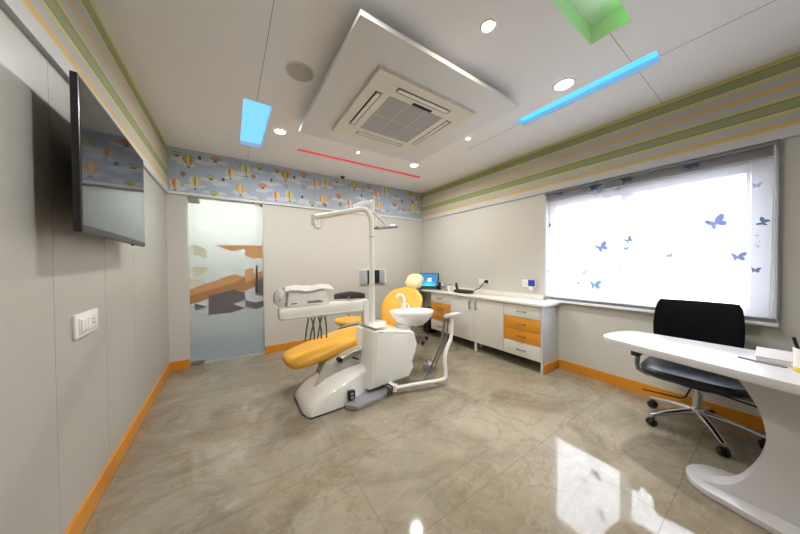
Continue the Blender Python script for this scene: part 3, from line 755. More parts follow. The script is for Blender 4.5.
# ================================================================ ROLLER BLIND
def blind():
    x = XR-.020; y0, y1 = WY0-.018, WY1+.012; zt, zb = ZF-.004, WZ0+.006
    root = thing('roller_blind', 'sheer white roller blind printed with blue butterflies over the window', 'blind', (x, (y0+y1)/2, zb))
    b = MB(); b.m('blind_fabric').box(x, x+.0006, y0, y1, zb, zt-.02)
    def fly(y, z, s, a, m):
        def T(px, pz): return (y-(px*math.cos(a)-pz*math.sin(a))*s, z+(px*math.sin(a)+pz*math.cos(a))*s)
        wing = [(0, 0), (.15, .35), (.45, .62), (.85, .70), (.98, .50), (.80, .18), (.55, 0), (.72, -.22), (.66, -.48), (.42, -.58), (.16, -.32)]
        for sg, k in ((1, 1), (-1, .55)):
            pts = [T(sg*px*k, pz) for px, pz in wing]
            b.m(m).poly([(x-.0008, p[0], p[1]) for p in (pts if sg > 0 else pts[::-1])])
        pts = [T(-.03, .3), T(.03, .3), T(.04, -.3), T(-.04, -.3)]
        b.m(m).poly([(x-.001, p[0], p[1]) for p in pts])
    rnd = random.Random(5)
    for (y, z, s, a, m) in [(1.47, 2.085, .045, .3, 'butterfly_print'), (1.13, 2.08, .07, .5, 'butterfly_print'), (1.10, 2.02, .065, .3, 'butterfly_pale'), (.86, 2.085, .07, .2, 'butterfly_teal'), (.44, 2.085, .07, .5, 'butterfly_print'),
                            (.30, 1.575, .075, .5, 'butterfly_print'), (.37, 1.55, .05, .1, 'butterfly_pale'), (.19, 1.30, .05, .1, 'butterfly_print'), (.11, 1.83, .03, 0, 'butterfly_pale'), (.075, 1.55, .04, 1.2, 'butterfly_teal'), (.11, 1.20, .03, 0, 'butterfly_print'),
                            (1.06, 1.42, .07, .5, 'butterfly_print'), (1.18, 1.27, .05, -.5, 'butterfly_pale'), (1.12, 1.02, .07, .1, 'butterfly_teal'), (1.22, 1.16, .04, 0, 'butterfly_print'), (.84, 1.48, .045, .6, 'butterfly_teal'),
                            (.56, 1.32, .03, .3, 'butterfly_print'), (.86, 1.40, .025, 0, 'butterfly_print'), (1.58, 1.72, .03, 1.2, 'butterfly_print'), (1.30, 1.75, .03, 0, 'butterfly_pale'), (1.28, 1.03, .025, .4, 'butterfly_print'), (.93, 2.0, .035, .2, 'butterfly_pale'),
                            (.45, 1.68, .02, 0, 'butterfly_teal'), (1.60, 1.15, .03, 1.4, 'butterfly_pale'), (.70, 1.06, .03, .8, 'butterfly_pale'), (1.45, 1.40, .012, .8, 'butterfly_teal')]:
        fly(y, z, s, a, m)
    for (cy, cz, w, h, n) in [(.455, 1.53, .055, .06, 34), (.18, 2.09, .10, .025, 26), (1.02, 1.93, .025, .05, 18), (1.03, 1.30, .05, .04, 20), (.10, 1.42, .015, .06, 10), (.70, 1.18, .04, .03, 16)]:
        for i in range(n):
            q = rnd.gauss(cy, w*.6), rnd.gauss(cz, h*.6)
            if y0 < q[0] < y1 and zb < q[1] < zt-.03:
                s = rnd.uniform(.002, .0045); b.m('butterfly_print').poly([(x-.0008, q[0]+s*math.cos(k*PI/3), q[1]+s*math.sin(k*PI/3)) for k in range(6)])
    emit('blind_cloth', b, None, root, smooth=False)
    emit('roller_tube', MB().cyl((x, y0, zt-.016), (x, y1, zt-.016), .015, n=16), 'rail_grey', root)
    emit('bottom_rail', MB().box(x-.008, x+.010, y0, y1, zb-.022, zb, .004), 'rail_grey', root)
    emit('pull_chain', MB().tube([(x-.012, y0+.010, zt-.03), (x-.012, y0+.010, zb+.02), (x-.012, y0+.022, zb-.005), (x-.012, y0+.030, zb+.03), (x-.012, y0+.014, zt-.03)], .002, 6), 'trim_white', root)
blind()

# ================================================================ OUTSIDE the window
t = thing('neighbouring_house', 'pale plain building seen faintly through the blind', 'building', (9.6, .0, -3))
emit('house_wall', MB().box(8.6, 12, -3.2, 1.90, -3, 2.15), 'house_wall', t, smooth=False)
emit('parapet', MB().box(8.5, 12.1, -3.3, 1.98, 2.151, 2.30), 'house_wall', t, smooth=False)
emit('house_window', MB().box(8.57, 8.6, -.2, .5, 1.45, 1.95), 'pane_dark', t, smooth=False)
gw = thing('garden_wall', 'low white garden wall in front of the pale building', 'wall', (7.6, -.5, -3))
emit('wall_body', MB().box(7.55, 7.70, -4.0, 2.6, -3, 1.08), 'white_plastic', gw, smooth=False)
emit('coping', MB().box(7.50, 7.75, -4.0, 2.6, 1.081, 1.14), 'white_plastic', gw, smooth=False)

def tree():
    cx, cy = 6.2, 1.92
    root = thing('leafy_tree', 'leafy green tree seen faintly through the left window pane', 'tree', (cx, cy, -3))
    emit('trunk', MB().tube([(cx, cy, -3), (cx+.05, cy, -1), (cx-.05, cy+.05, .3), (cx, cy, 1.6)], [.14, .05], 10, smooth=3), 'bark', root)
    rnd = random.Random(3); b = MB().m('leaf')
    bm = b.bm
    for i in range(2600):
        # clumps of leaves round a drooping crown
        a = rnd.uniform(0, 2*PI); h = rnd.uniform(-.1, 2.0); rad = max(.12, .62-.30*abs(h-.7))*rnd.uniform(.1, 1)*(1+.35*math.sin(h*9))
        c = Vector((cx+rad*math.cos(a), cy+rad*math.sin(a), h+.05*math.sin(a*5)))
        d = Vector((rnd.gauss(0, 1), rnd.gauss(0, 1), rnd.gauss(0, .5))).normalized(); s = d.cross(Vector((rnd.random(), rnd.random(), rnd.random()))).normalized()
        L, w = rnd.uniform(.10, .20), rnd.uniform(.035, .06)
        bm.faces.new([bm.verts.new(c), bm.verts.new(c+d*L*.5+s*w), bm.verts.new(c+d*L), bm.verts.new(c+d*L*.5-s*w)])
    emit('foliage', b, None, root, smooth=False)
tree()
struct('ground_outside', MB().box(3.5, 40, -20, 20, -3.1, -3), 'outside_ground')

# ================================================================ DESK
def desk():
    root = thing('desk', 'white curved desk with a rounded tip and sculpted pedestal', 'desk', (2.3, -.3, 0))
    zt = .75
    # top outline: rounded tip towards +y
    near = [(1.86, -1.15), (1.905, -.6), (1.965, -.08), (2.03, .20), (2.09, .44), (2.15, .64)]
    tip = [(2.175, .682), (2.215, .705), (2.26, .708), (2.33, .700), (2.42, .680), (2.50, .650), (2.535, .60)]
    far = [(2.545, .50), (2.545, -.2), (2.545, -1.15)]
    out = near+tip+far
    top = MB().prism([(x, y, zt-.045) for x, y in out], (0, 0, .045), .006, 2)
    emit('desktop', top, 'desk_white', root)
    # pedestal: C-shaped side profile (y,z) with thickness in x
    prof_ = [(.165, .7045), (.131, .672), (.100, .62), (.064, .545), (.045, .48), (.036, .417), (.036, .36), (.042, .312), (.056, .25), (.078, .19), (.110, .125), (.150, .078), (.205, .046), (.25, .036)]
    sm = [Vector((0, a, c)) for a, c in prof_]; sm = spline(sm, 3)
    poly = [(2.13, v.y, v.z) for v in sm]
    def side(x): return [Vector((x, v.y, v.z)) for v in sm]+[Vector((x, -.95, .036)), Vector((x, -.95, .7045))]
    A = side(2.19); B = side(2.29)
    # lean the near face under the tapering edge of the top
    for L_ in (A,):
        for v in L_: v.x += (v.y-.1)*.08
    emit('pedestal', MB().loft([A, B]), 'desk_white', root)
    # foot plate
    o2 = []
    for k in range(0, 19):
        a = PI*k/18; o2.append((2.265+.150*math.cos(a), .165+.145*math.sin(a)))
    o2 += [(2.095, .09), (2.075, .0), (2.05, -.15), (2.03, -.5), (2.03, -1.0), (2.50, -1.0), (2.50, -.1), (2.46, .05)]
    # smooth the near side bulge
    emit('foot_plate', MB().prism([(x, y, .001) for x, y in o2], (0, 0, .034), .006, 2), 'desk_white', root)
desk()
nb = thing('notebook', 'closed pale notebook lying on the desk', 'notebook', (2.4, .0, .75))
emit('cover', MB().box(2.275, 2.525, -.21, .075, .752, .7545, .001).box(2.275, 2.525, -.21, .075, .7745, .777, .001), 'paper', nb)
emit('pages', MB().box(2.279, 2.521, -.206, .070, .755, .774), 'trim_white', nb)
pn = tag(recenter(emit('pen', MB().cyl((2.262, .125, .756), (2.225, -.02, .756), .0042, n=10), 'mid_grey'), (2.24, .05, .7518)), 'slim grey pen lying beside the notebook', 'pen')
pc = thing('pen_cup', 'white cup with a yellow base at the right edge of the desk', 'cup', (2.215, -.075, .75))
emit('cup_body', MB().m('white_plastic').prof((2.215, -.075, .775), (2.215, -.075, 1), [(0, .040), (.085, .042), (.086, .039), (.01, .037)], 32), None, pc)
emit('cup_base', MB().cyl((2.215, -.075, .7512), (2.215, -.075, .7748), .0415, n=32, bev=.004), 'cup_yellow', pc)
tag(recenter(emit('marker_pen', MB().cyl((2.222, -.062, .79), (2.238, -.035, .905), .006, n=12), 'black'), (2.222, -.062, .79)), 'black marker standing in the white cup', 'pen')

# ================================================================ OFFICE CHAIR
def office_chair():
    cx, cy = 2.925, .345
    root = thing('office_chair', 'black office chair on a chrome five-star base behind the desk', 'chair', (cx, cy, 0))
    P = lambda n, mb, m, p=root, **k: emit(n, mb, m, p, **k)
    for i, a in enumerate([64.6, 136.6, 208.6, 280.6, 352.6]):
        a = math.radians(a); d = Vector((math.cos(a), math.sin(a), 0)); s = Vector((-d.y, d.x, 0)); c = Vector((cx, cy, 0))
        R = .300
        rings = []
        for t, z, w, h in [(.03, .135, .026, .020), (.10, .128, .024, .017), (.20, .108, .019, .014), (R-.02, .085, .016, .012), (R+.01, .078, .018, .012)]:
            rings.append(sring(c+d*t+Vector((0, 0, z)), s, (0, 0, 1), w, h, 16, 2.6))
        sp = P('base_arm', MB().loft(rings), 'chrome')
        b = MB(); w0 = c+d*R
        for sg in (-1, 1):
            q = w0+s*sg*.014+Vector((0, 0, .028)); b.cyl(q-s*.010, q+s*.010, .0275, n=20, bev=.004)
        b.cyl(w0+Vector((0, 0, .03)), w0+Vector((0, 0, .070)), .008, n=10)
        b.box(w0.x-.022, w0.x+.022, w0.y-.016, w0.y+.016, .048, .062, .004)
        P('caster', b, 'black')
    P('hub', MB().prof((cx, cy, .10), (cx, cy, 1), [(0, .030), (.012, .040), (.05, .040), (.065, .030)]), 'chrome')
    P('gas_lift', MB().cyl((cx, cy, .165), (cx, cy, .28), .026).cyl((cx, cy, .28), (cx, cy, .36), .015), 'steel')
    P('tilt_mechanism', MB().box(cx-.12, cx+.14, cy-.07, cy+.07, .335, .385, .012), 'black')
    P('lever', MB().tube([(cx-.05, cy+.06, .355), (cx-.08, cy+.20, .350), (cx-.09, cy+.27, .345)], .007, 8).tube([(cx-.10, cy+.02, .335), (cx-.14, cy+.04, .27), (cx-.17, cy+.06, .262), (cx-.22, cy+.26, .262)], .005, 8), 'black')
    P('lever', MB().tube([(cx-.10, cy-.06, .350), (cx-.14, cy-.20, .345), (cx-.16, cy-.27, .345)], .006, 8), 'black')
    # seat: shell + cushion
    sx = cx-.095
    SZ = -.030
    P('seat_shell', MB().loft([sring((sx+.01, cy, z), (1, 0, 0), (0, 1, 0), a, b_, 40, 4) for z, a, b_ in [(.395, .16, .17), (.409, .235, .245), (.4215, .25, .262)]]), 'black')
    rings = [sring((sx, cy, z+SZ), (1, 0, 0), (0, 1, 0), a, b_, 44, 3.8) for z, a, b_ in [(.4525, .245, .258), (.463, .262, .272), (.49, .266, .275), (.508, .255, .264), (.517, .22, .23), (.521, .12, .13)]]
    P('seat', MB().loft(rings), 'chair_leather')
    # backrest, slightly bowed, leaning to the window wall
    bx = 3.085
    for nm, off, th, mm in (('backrest', 0, .024, 'chair_mesh'),):
        rings = []
        for i in range(13):
            t = i/12; z = .545+t*.405; lean = (t-.3)*.07+.02*math.sin(t*PI)*-1
            hw = .235*(.93+.07*math.sin(t*PI))*(1 if 0 < i < 12 else .95); thk = th*(.55 if i in (0, 12) else 1)
            if i in (1, 11): hw *= .99
            ring = sring((bx+lean, cy+.028, z), (0, 1, 0), (1, 0, 0), hw, thk, 36, 5)
            for v in ring: v.x -= .045*((v.y-cy)/.235)**2
            rings.append(ring)
        P(nm, MB().loft(rings), mm)
    P('back_support', MB().tube([(cx+.06, cy, .36), (cx+.14, cy, .36), (bx+.055, cy, .46), (bx+.065, cy, .66)], .022, 10, smooth=4), 'black')
    for sg in (1, -1):
        y = cy+.01+sg*.295
        P('armrest', MB().box(2.70, 2.86, y-.028, y+.028, .510, .585, .012), 'black')
        P('arm_post', MB().tube([(2.80, cy+sg*.16, .372), (2.80, y, .385), (2.80, y, .53)], .016, 10, smooth=3), 'mid_grey')
office_chair()

# ================================================================ DENTAL UNIT
def dental_unit():
    root = thing('dental_unit', 'white dental unit with yellow patient chair, lamp pole, tray arm and basin', 'dental chair', (1.2, 2.45, 0))
    P = lambda n, mb, m, p=root, **k: emit(n, mb, m, p, **k)
    # floor plate under the cabinet
    fp = [(.83, 2.10), (.90, 2.02), (1.16, 2.06), (1.42, 2.15), (1.50, 2.45), (1.40, 2.75), (.80, 2.75)]
    P('floor_plate', MB().prism([(x, y, .001) for x, y in fp], (0, 0, .040), .012, 2), 'grey_plastic', label='grey floor plate')
    # sloping base cover, toe towards the glass door
    rings = []
    secs = [  # x, y0, y1, ztop
        (.497, 2.24, 2.58, .035), (.515, 2.165, 2.60, .075), (.540, 2.135, 2.61, .110), (.60, 2.135, 2.63, .155), (.70, 2.135, 2.65, .200), (.82, 2.14, 2.66, .238), (.95, 2.17, 2.68, .262), (1.10, 2.24, 2.68, .280), (1.30, 2.32, 2.68, .280), (1.42, 2.36, 2.66, .20)]
    for x, y0, y1, zt in secs:
        yc = (y0+y1)/2; hw = (y1-y0)/2; sh = min(.045, zt*.45)
        prof_ = [(-hw, .012), (-hw, zt*.35), (-hw+.010, zt-sh), (-hw+.035, zt-sh*.45), (-hw+.085, zt-sh*.1), (-hw+.16, zt), (hw-.16, zt), (hw-.085, zt-sh*.1), (hw-.035, zt-sh*.45), (hw-.010, zt-sh), (hw, zt*.35), (hw, .012)]
        rings.append([Vector((x-(0 if z > .02 else 0), yc+a, z)) for a, z in prof_])
    P('base_cover', MB().loft(rings), 'white_gloss')
    bs = [(.494, 2.24), (.537, 2.130), (.80, 2.135), (.80, 2.66), (.62, 2.64), (.494, 2.58)]
    P('base_gasket', MB().prism([(x, y, .001) for x, y in bs], (0, 0, .0105)), 'black')
    P('foot_switch_panel', MB().m('black').box(.862, .925, 2.118, 2.155, .060, .135, .003).m('grey_plastic').box(.880, .907, 2.1165, 2.1178, .070, .090).box(.880, .907, 2.1165, 2.1178, .103, .123), None)
    # lifting column and links
    P('lift_column', MB().prism([(x, 2.34, z) for x, z in [(.70, .19), (.76, .33), (.98, .41), (1.20, .44), (1.20, .24)]], (0, .26, 0), .02), 'trim_grey')
    P('lift_link', MB().prism([(x, 2.325, z) for x, z in [(.62, .17), (.72, .36), (.77, .37), (.70, .18)]], (0, .014, 0), .004), 'trim_grey')
    P('link_bar', MB().tube([(.86, 2.31, .375), (.94, 2.31, .405), (1.08, 2.31, .435)], .014, 10, smooth=3), 'chrome', label='chrome link bar')
    P('link_pivot', MB().cyl((.85, 2.28, .37), (.85, 2.34, .37), .022), 'black')
    P('release_lever', MB().box(.98, 1.05, 2.30, 2.32, .34, .355, .003, rot=roty(math.radians(25))), 'black')
    # ---- upholstery; the chair turns slightly
    ang = math.radians(6); o = Vector((.455, 2.62, 0)); ca, sa = math.cos(ang), math.sin(ang)
    def W(x, y, z): return Vector((o.x+x*ca-y*sa, o.y+x*sa+y*ca, z))
    ay = Vector((-sa, ca, 0)); ax = Vector((ca, sa, 0))
    secs = [(-.030, .415, .05, .015), (-.022, .415, .12, .035), (0, .418, .17, .052), (.04, .423, .20, .062), (.12, .435, .225, .070), (.25, .458, .235, .074), (.42, .490, .240, .078), (.60, .520, .245, .080), (.80, .535, .26, .080), (1.0, .530, .265, .075), (1.10, .530, .25, .062), (1.14, .53, .20, .04)]
    rings = []
    for i, (x, z, w, t) in enumerate(secs):
        rings.append(sring(W(x, 0, z-.072-.012*x), ay, Vector((-.12, 0, 1)).normalized(), w, t, 36, 2.7))
    seat = P('seat_cushion', MB().loft(rings), 'upholstery')
    P('seat_shell', MB().loft([sring(W(x, 0, z-.135), ay, (0, 0, 1), w*.8, .02, 28, 3) for x, z, w in [(.35, .48, .16), (.5, .50, .24), (.8, .535, .26), (1.15, .53, .24)]]), 'white_gloss')
    # backrest oval
    by_ = Vector((-.40, .92, 0)).normalized()      # across the backrest, turned towards the basin side
    hz = Vector((by_.y, -by_.x, 0))
    up = (hz*.42+by_*-.10+Vector((0, 0, .62))).normalized(); by_ = (by_-up*by_.dot(up)).normalized(); nrm = up.cross(by_).normalized()
    if nrm.x > 0: nrm = -nrm
    c0 = Vector((1.705, 2.74, .44)); Lb = .60; rings = []
    for i in range(19):
        t = i/18; u = 2*t-1
        w = .295*max(.10, 1-abs(u)**2.9)**.5 if u > 0 else .295*(1-.52*abs(u)**2)
        tk = .045*max(.2, 1-abs(u)**3)**.5
        ring = sring(c0+up*(t*Lb), by_, nrm, w, tk, 40, 2.4)
        rings.append([v+nrm*(.035*(((v-c0).dot(by_))/.29)**2) for v in ring])
    P('backrest', MB().loft(rings), 'upholstery')
    rings = [[v-nrm*.052 for v in sring(c0+up*(.03+t*.52), by_, nrm, .25*math.sin(PI*(.15+.72*t)), .012, 28, 3)] for t in [i/8 for i in range(9)]]
    P('backrest_shell', MB().loft(rings), 'white_gloss')
    ayo, ay = ay, by_
    P('arm_bracket', MB().tube([W(1.02, .24, .40), W(1.14, .30, .40), W(1.24, .32, .45), W(1.28, .33, .52)], [.03, .022], 12, smooth=5), 'grey_plastic', label='grey curved arm bracket')
    # headrest
    hc = c0+up*(Lb+.11)+hz*.02
    P('headrest_bar', MB().box(-.025, .025, -.006, .006, -.16, .10).xf(Matrix.Translation(hc-nrm*.03) @ Matrix((ay, nrm, up)).transposed().to_4x4()), 'steel')
    rings = [sring(hc+up*(s_*.110), ay, nrm, .125*max(.30, 1-abs(s_)**5)**.5, .045*max(.20, 1-abs(s_)**4)**.5, 32, 3.6) for s_ in [-1, -.92, -.7, -.35, 0, .35, .7, .92, 1]]
    P('headrest', MB().loft(rings), 'headrest_cover', label='cream headrest in a clear cover')
    P('headrest_knob', MB().cyl(hc+ay*.100+up*.03, hc+ay*.122+up*.03, .012, n=12), 'black')
    # ---- side cabinet (water unit)
    yf, yb = 2.16, 2.48
    front = [(1.085, .075), (1.147, .612), (1.165, .628), (1.30, .615), (1.575, .570), (1.615, .545), (1.655, .43), (1.628, .34), (1.59, .24), (1.605, .17), (1.545, .095)]
    body = MB()
    A = [Vector((x, yf, z)) for x, z in front]; B = [Vector((x-.045 if x < 1.2 else x-.01, yb, z)) for x, z in front]
    A2 = [Vector((x+(.012 if x < 1.3 else -.012), yf-.014, z+(.012 if z < .3 else -.012))) for x, z in front]
    body.loft([A2, A, B])
    cab = P('side_cabinet', body, 'white_gloss')
    dp = [(1.118, .105), (1.170, .575), (1.53, .528), (1.51, .125)]
    P('cabinet_door', MB().prism([(x, yf-.020, z) for x, z in dp], (0, .0055, 0), .002), 'white_plastic', cab)
    P('cabinet_emblem', MB().m('mid_grey').box(1.19, 1.23, yf-.0165, yf-.014, .603, .609), None, cab)
    P('unit_top', MB().prism([(x, y, .642) for x, y in [(1.155, 2.165), (1.115, 2.46), (1.36, 2.47), (1.40, 2.36), (1.28, 2.17)]], (0, 0, .014), .005), 'white_gloss')
    # ---- pole
    px, py = 1.222, 2.35
    P('pole_base', MB().prof((px, py, .66), (px, py, 1), [(-.018, .056), (-.004, .052), (.008, .036)]), 'white_plastic')
    pe = Vector((.715, 2.62, 1.742))
    q = [Vector((px, py, .655)), Vector((px, py, 1.0)), Vector((px, py, 1.4)), Vector((px, py, 1.66)), Vector((px-.004, py+.002, 1.74)), Vector((px-.03, py+.016, 1.805)), Vector((px-.085, py+.045, 1.832))]
    d = (pe-q[-1]); q += [q[-1]+d*.35, q[-1]+d*.7, pe]
    P('lamp_pole', MB().tube(q, .0275, 20, smooth=5), 'warm_plastic')
    P('pole_joint', MB().cyl((px, py, 1.545), (px, py, 1.550), .029), 'mid_grey')
    P('arm_end', MB().cyl(pe+Vector((0, 0, .030)), pe+Vector((0, 0, -.075)), .027, bev=.005).tube([pe+Vector((0, 0, -.08)), pe+Vector((.03, 0, -.10)), pe+Vector((.07, 0, -.085)), pe+Vector((.075, 0, -.03))], .016, 12, smooth=4), 'white_plastic')
    # ---- spring arm and lamp head
    j0 = Vector((1.07, 2.47, 1.86)); j1 = Vector((1.315, 2.50, 1.935)); j2 = Vector((1.33, 2.50, 1.84)); hd = Vector((1.525, 2.55, 1.695))
    P('spring_arm', MB().tube([j0, j0+(j1-j0)*.5+Vector((0, 0, .02)), j1], [.018, .028], 14, smooth=3).cyl(j1+Vector((0, 0, .04)), j1+Vector((0, 0, -.11)), .023, bev=.004), 'white_plastic')
    P('lamp_arm', MB().tube([j2, hd+Vector((-.01, 0, .03))], .013, 10).tube([hd+Vector((-.13, .01, .11)), hd+Vector((-.14, .01, .02)), hd+Vector((-.06, .01, .0))], .008, 8), 'white_plastic')
    R = Matrix.Rotation(math.radians(-8), 3, 'Y')
    rings = [sring(hd+R @ Vector((0, 0, dz)), R @ Vector((1, 0, 0)), (0, 1, 0), a*1.05, a*.75, 28, 2.2) for dz, a in [(.030, .05), (.022, .10), (.002, .135), (-.014, .138), (-.016, .12)]]
    lh = P('lamp_head', MB().loft(rings), 'grey_plastic')
    P('reflector', MB().loft([sring(hd+R @ Vector((0, 0, dz)), R @ Vector((1, 0, 0)), (0, 1, 0), .118, .084, 24, 2.2) for dz in (-.0162, -.020)]), 'black_gloss', lh)
    P('lamp_handle', MB().tube([hd+Vector((-.13, -.02, -.01)), hd+Vector((-.17, -.03, -.03)), hd+Vector((-.20, -.02, -.035))], .010, 8, smooth=3), 'black', lh)
    # ---- instrument tray arm (in front of the pole)
    y0, y1 = 2.32, 2.40
    post = [(1.115, .650), (1.175, .650), (1.175, .905), (1.160, .912), (1.115, .905)]
    P('tray_post', MB().prism([(x, y0, z) for x, z in post], (0, y1-y0, 0), .008, 2), 'white_plastic')
    rings = []
    for x, zt, zb, hy in [(.345, .868, .810, .05), (.352, .884, .795, .09), (.370, .893, .790, .115), (.42, .897, .788, .13), (.60, .898, .788, .13), (.80, .899, .786, .13), (.90, .900, .784, .10), (1.0, .900, .782, .06), (1.114, .900, .782, .045)]:
        rings.append(sring((x, 2.33+hy, (zt+zb)/2), (0, 1, 0), (0, 0, 1), hy, (zt-zb)/2, 28, 5))
    P('instrument_tray', MB().loft(rings), 'warm_plastic')
    P('tray_lip', MB().box(.38, 1.10, 2.322, 2.3345, .806, .818, .003), 'white_plastic')
    # hanging instrument hoses
    for i, (x0_, x1_) in enumerate([(.60, .575), (.625, .66), (.66, .62), (.69, .725), (.72, .69), (.75, .775)]):
        P('hose', MB().tube([(x0_, 2.42, .775), (x0_*.6+x1_*.4, 2.42, .72), (x0_*.2+x1_*.8, 2.43, .64), (x1_, 2.45, .56)], .0075, 8, smooth=4), 'hose_dark')
    # ---- basin
    bc = Vector((1.735, 2.36, 0)); bx = Vector((.95, -.31, 0)).normalized(); by = Vector((.31, .95, 0)).normalized()
    P('basin_neck', MB().prof((1.62, 2.37, .535), (1.62, 2.37, 1), [(0, .09), (.02, .07), (.06, .09)], 28), 'white_gloss')
    outer = [(.578, .10, .08), (.582, .15, .11), (.61, .185, .13), (.66, .228, .155), (.70, .252, .168), (.722, .258, .172), (.730, .254, .168), (.730, .225, .145)]
    inner = [(.718, .205, .128), (.69, .16, .10), (.67, .09, .06), (.668, .02, .02)]
    rings = [sring(bc+Vector((0, 0, z)), bx, by, a, c, 40, 2.5) for z, a, c in outer+inner]
    P('basin', MB().loft(rings), 'white_gloss')
    tp = bc-bx*.075+by*.085
    P('tap', MB().tube([tp+Vector((0, 0, .715)), tp+Vector((0, 0, .80)), tp+Vector((.0, 0, .865)), tp-bx*.03+Vector((0, 0, .905)), tp-bx*.065+Vector((0, 0, .90)), tp-bx*.078+Vector((0, 0, .875))], [.032, .010], 14, smooth=5), 'white_gloss')
    P('cup_filler', MB().tube([tp+bx*.07+Vector((0, 0, .72)), tp+bx*.065+Vector((0, 0, .785)), tp+bx*.03+Vector((0, 0, .80))], .009, 10, smooth=4), 'white_gloss')
    # ---- assistant arm
    aa = [Vector((1.30, 2.06, .075)), Vector((1.55, 1.985, .080)), Vector((1.76, 1.925, .080)), Vector((1.825, 1.91, .095)), Vector((1.838, 1.915, .16)), Vector((1.838, 1.93, .27)), Vector((1.87, 1.935, .37)), Vector((1.935, 1.94, .47)), Vector((1.955, 1.945, .58)), Vector((1.955, 1.945, .695))]
    P('assistant_arm', MB().tube(aa, .019, 16, smooth=5), 'white_gloss')
    P('arm_mount', MB().box(1.28, 1.33, 2.06, 2.17, .060, .100, .008).cyl((1.30, 2.06, .050), (1.30, 2.06, .110), .026), 'white_plastic')
    ah = P('instrument_holder', MB().box(1.88, 2.05, 1.905, 1.985, .712, .734, .009, rot=rotz(math.radians(-20)) @ roty(math.radians(-6))).box(1.87, 1.93, 1.93, 1.99, .692, .722, .009), 'light_grey')
    for i, (a, c) in enumerate([(1.875, 1.985), (1.905, 1.995), (1.94, 1.985)]):
        P('suction_hose', MB().tube([(a, c, .74 if i else .80), (a, c, .62), (a-.02, c+.03, .42), (a-.08, c+.09, .20), (a-.14, c+.13, .07), (a-.24, c+.12, .045), (1.50+.03*i, 2.20, .055)], .010 if i else .008, 10, smooth=5), 'hose_grey')
    for k in range(2):
        P('cable', MB().tube([(1.20+.05*k, 2.13, .085), (1.19+.05*k, 2.09, .12), (1.22+.05*k, 2.05, .10), (1.23+.04*k, 2.06, .03), (1.27+.04*k, 2.09, .05), (1.33, 2.14, .08)], .006, 8, smooth=5), 'dark_grey')
dental_unit()

fc = thing('foot_control', 'small grey foot control box on the floor beside the hoses', 'foot pedal', (1.98, 2.32, 0))
emit('casing', MB().box(1.91, 2.05, 2.26, 2.39, .001, .075, .012, rot=rotz(.3)), 'grey_plastic', fc)
emit('pedal', MB().box(1.92, 1.99, 2.21, 2.29, .078, .10, .006, rot=rotz(.3)), 'white_plastic', fc)
emit('foot_grip', MB().tube([(1.93, 2.33, .07), (1.93, 2.33, .13), (2.02, 2.36, .13), (2.02, 2.36, .07)], .006, 8), 'mid_grey', fc)

# things lying on the instrument tray
tz = .900
r = thing('tissue_box', 'white printed box standing on the instrument tray', 'box', (.58, 2.47, tz))
bx_ = MB().prism([(x, 2.385, z) for x, z in [(.415, tz), (.79, tz), (.745, 1.035), (.70, 1.05), (.43, 1.04)]], (0, .17, 0), .006)
emit('box_body', bx_, 'white_plastic', r)
mk = MB().m('dark_grey'); rr = random.Random(2)
for i in range(12): mk.box(.585+i*.0115, .592+i*.0115, 2.3825, 2.385, .915+rr.uniform(0, .004), .938+rr.uniform(-.006, .006))
mk.box(.445, .495, 2.3825, 2.385, .920, .928)
emit('printed_marks', mk, None, r, label='dark illegible print')
sh = MB()
g = [[Vector((.40+.42*i/8, 2.36+.22*j/5, 1.058+.010*math.sin(i*1.3+j)+(.006 if j % 2 else 0)-.02*(j < 1))) for i in range(9)] for j in range(6)]
for j in range(5):
    for i in range(8):
        sh.prism([g[j][i], g[j][i+1], g[j+1][i+1], g[j+1][i]], (0, 0, .001))
tag(recenter(emit('paper_sheet', sh, 'paper'), (.6, 2.47, 1.045)), 'crumpled pinkish paper sheet lying over the box on the tray', 'paper')
wr = thing('plastic_bag', 'crumpled translucent plastic wrapping at the left end of the tray', 'plastic bag', (.38, 2.46, tz))
bmw = MB(); rr = random.Random(9); rings = []
for i in range(9):
    t = i/8; w = .082*math.sin(PI*(.15+.70*t))+.01
    ring = sring((.318+.088*t, 2.45, tz+.080), (0, 1, 0), (0, 0, 1), w*1.2, w*.85, 20, 2.2)
    rings.append([v+Vector((rr.uniform(-.006, .006), rr.uniform(-.006, .006), rr.uniform(-.006, .006))) for v in ring])
emit('wrapping', bmw.loft(rings), 'clear_film', wr, smooth=False)

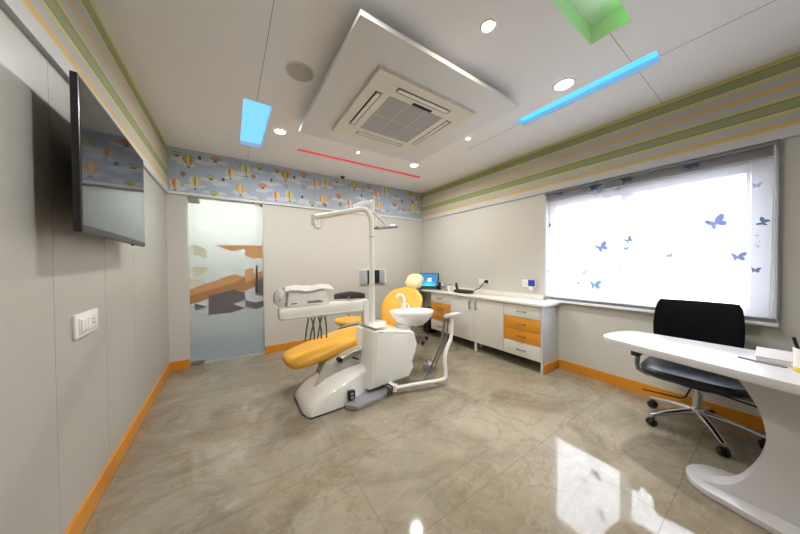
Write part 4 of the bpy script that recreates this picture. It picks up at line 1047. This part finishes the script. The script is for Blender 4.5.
# ================================================================ STOOLS
def stool():
    root = thing('dentist_stool', 'yellow dentist stool with a dark curved backrest beyond the patient chair', 'stool', (0, 0, 0), group=None)
    P = lambda n, mb, m, p=root, **k: emit(n, mb, m, p, world=False, **k)
    P('seat', MB().loft([sring((0, 0, z), (1, 0, 0), (0, 1, 0), a, a*.92, 36, 2.3) for z, a in [(.445, .17), (.455, .195), (.48, .205), (.50, .195), (.51, .15), (.512, .06)]]), 'upholstery')
    P('seat_pan', MB().cyl((0, 0, .425), (0, 0, .444), .15), 'grey_plastic')
    P('gas_lift', MB().cyl((0, 0, .10), (0, 0, .28), .025).cyl((0, 0, .28), (0, 0, .425), .014), 'chrome')
    P('lever', MB().tube([(0, -.03, .42), (.1, -.15, .41), (.12, -.2, .41)], .006, 8), 'chrome')
    for i in range(5):
        a = 2*PI*i/5+.5; d = Vector((math.cos(a), math.sin(a), 0)); s = Vector((-d.y, d.x, 0))
        P('base_arm', MB().loft([sring(d*t+Vector((0, 0, z)), s, (0, 0, 1), w, h, 12, 2.5) for t, z, w, h in [(.0, .105, .03, .018), (.12, .095, .022, .015), (.26, .072, .015, .010)]]), 'chrome')
        w0 = d*.25
        P('caster', MB().cyl(w0+s*.018+Vector((0, 0, .027)), w0-s*.018+Vector((0, 0, .027)), .026, n=18, bev=.004).cyl(w0+Vector((0, 0, .03)), w0+Vector((0, 0, .066)), .008, n=10), 'black')
    P('back_post', MB().tube([(-.02, .10, .42), (-.02, .24, .44), (-.02, .28, .52), (-.02, .27, .78)], [.022, .014], 10, smooth=4), 'grey_plastic')
    rings = []
    for i in range(13):
        a = math.radians(90+(-68+136*i/12)); c = Vector((.23*math.cos(a), .04+.25*math.sin(a), .80)); s_ = 1-.35*abs(i-6)/6
        rings.append(sring(c, Vector((math.cos(a), math.sin(a), 0)), (0, 0, 1), .018*(.5 if i in (0, 12) else 1), .058*s_, 20, 2.5))
    P('stool_backrest', MB().loft(rings), 'dark_grey')
    P('seat_bracket', MB().tube([(-.10, -.14, .40), (-.12, -.20, .42), (-.02, -.215, .46), (.12, -.18, .475)], [.014, .024], 10, smooth=4), 'grey_plastic')
    return root
s1 = stool(); s1.location = (1.39, 3.36, 0); s1.rotation_euler = (0, 0, math.radians(-25))
s2 = dup(s1, (2.47, 3.34, 0), math.radians(100), 'yellow dentist stool between the patient chair backrest and the drawer cabinet')
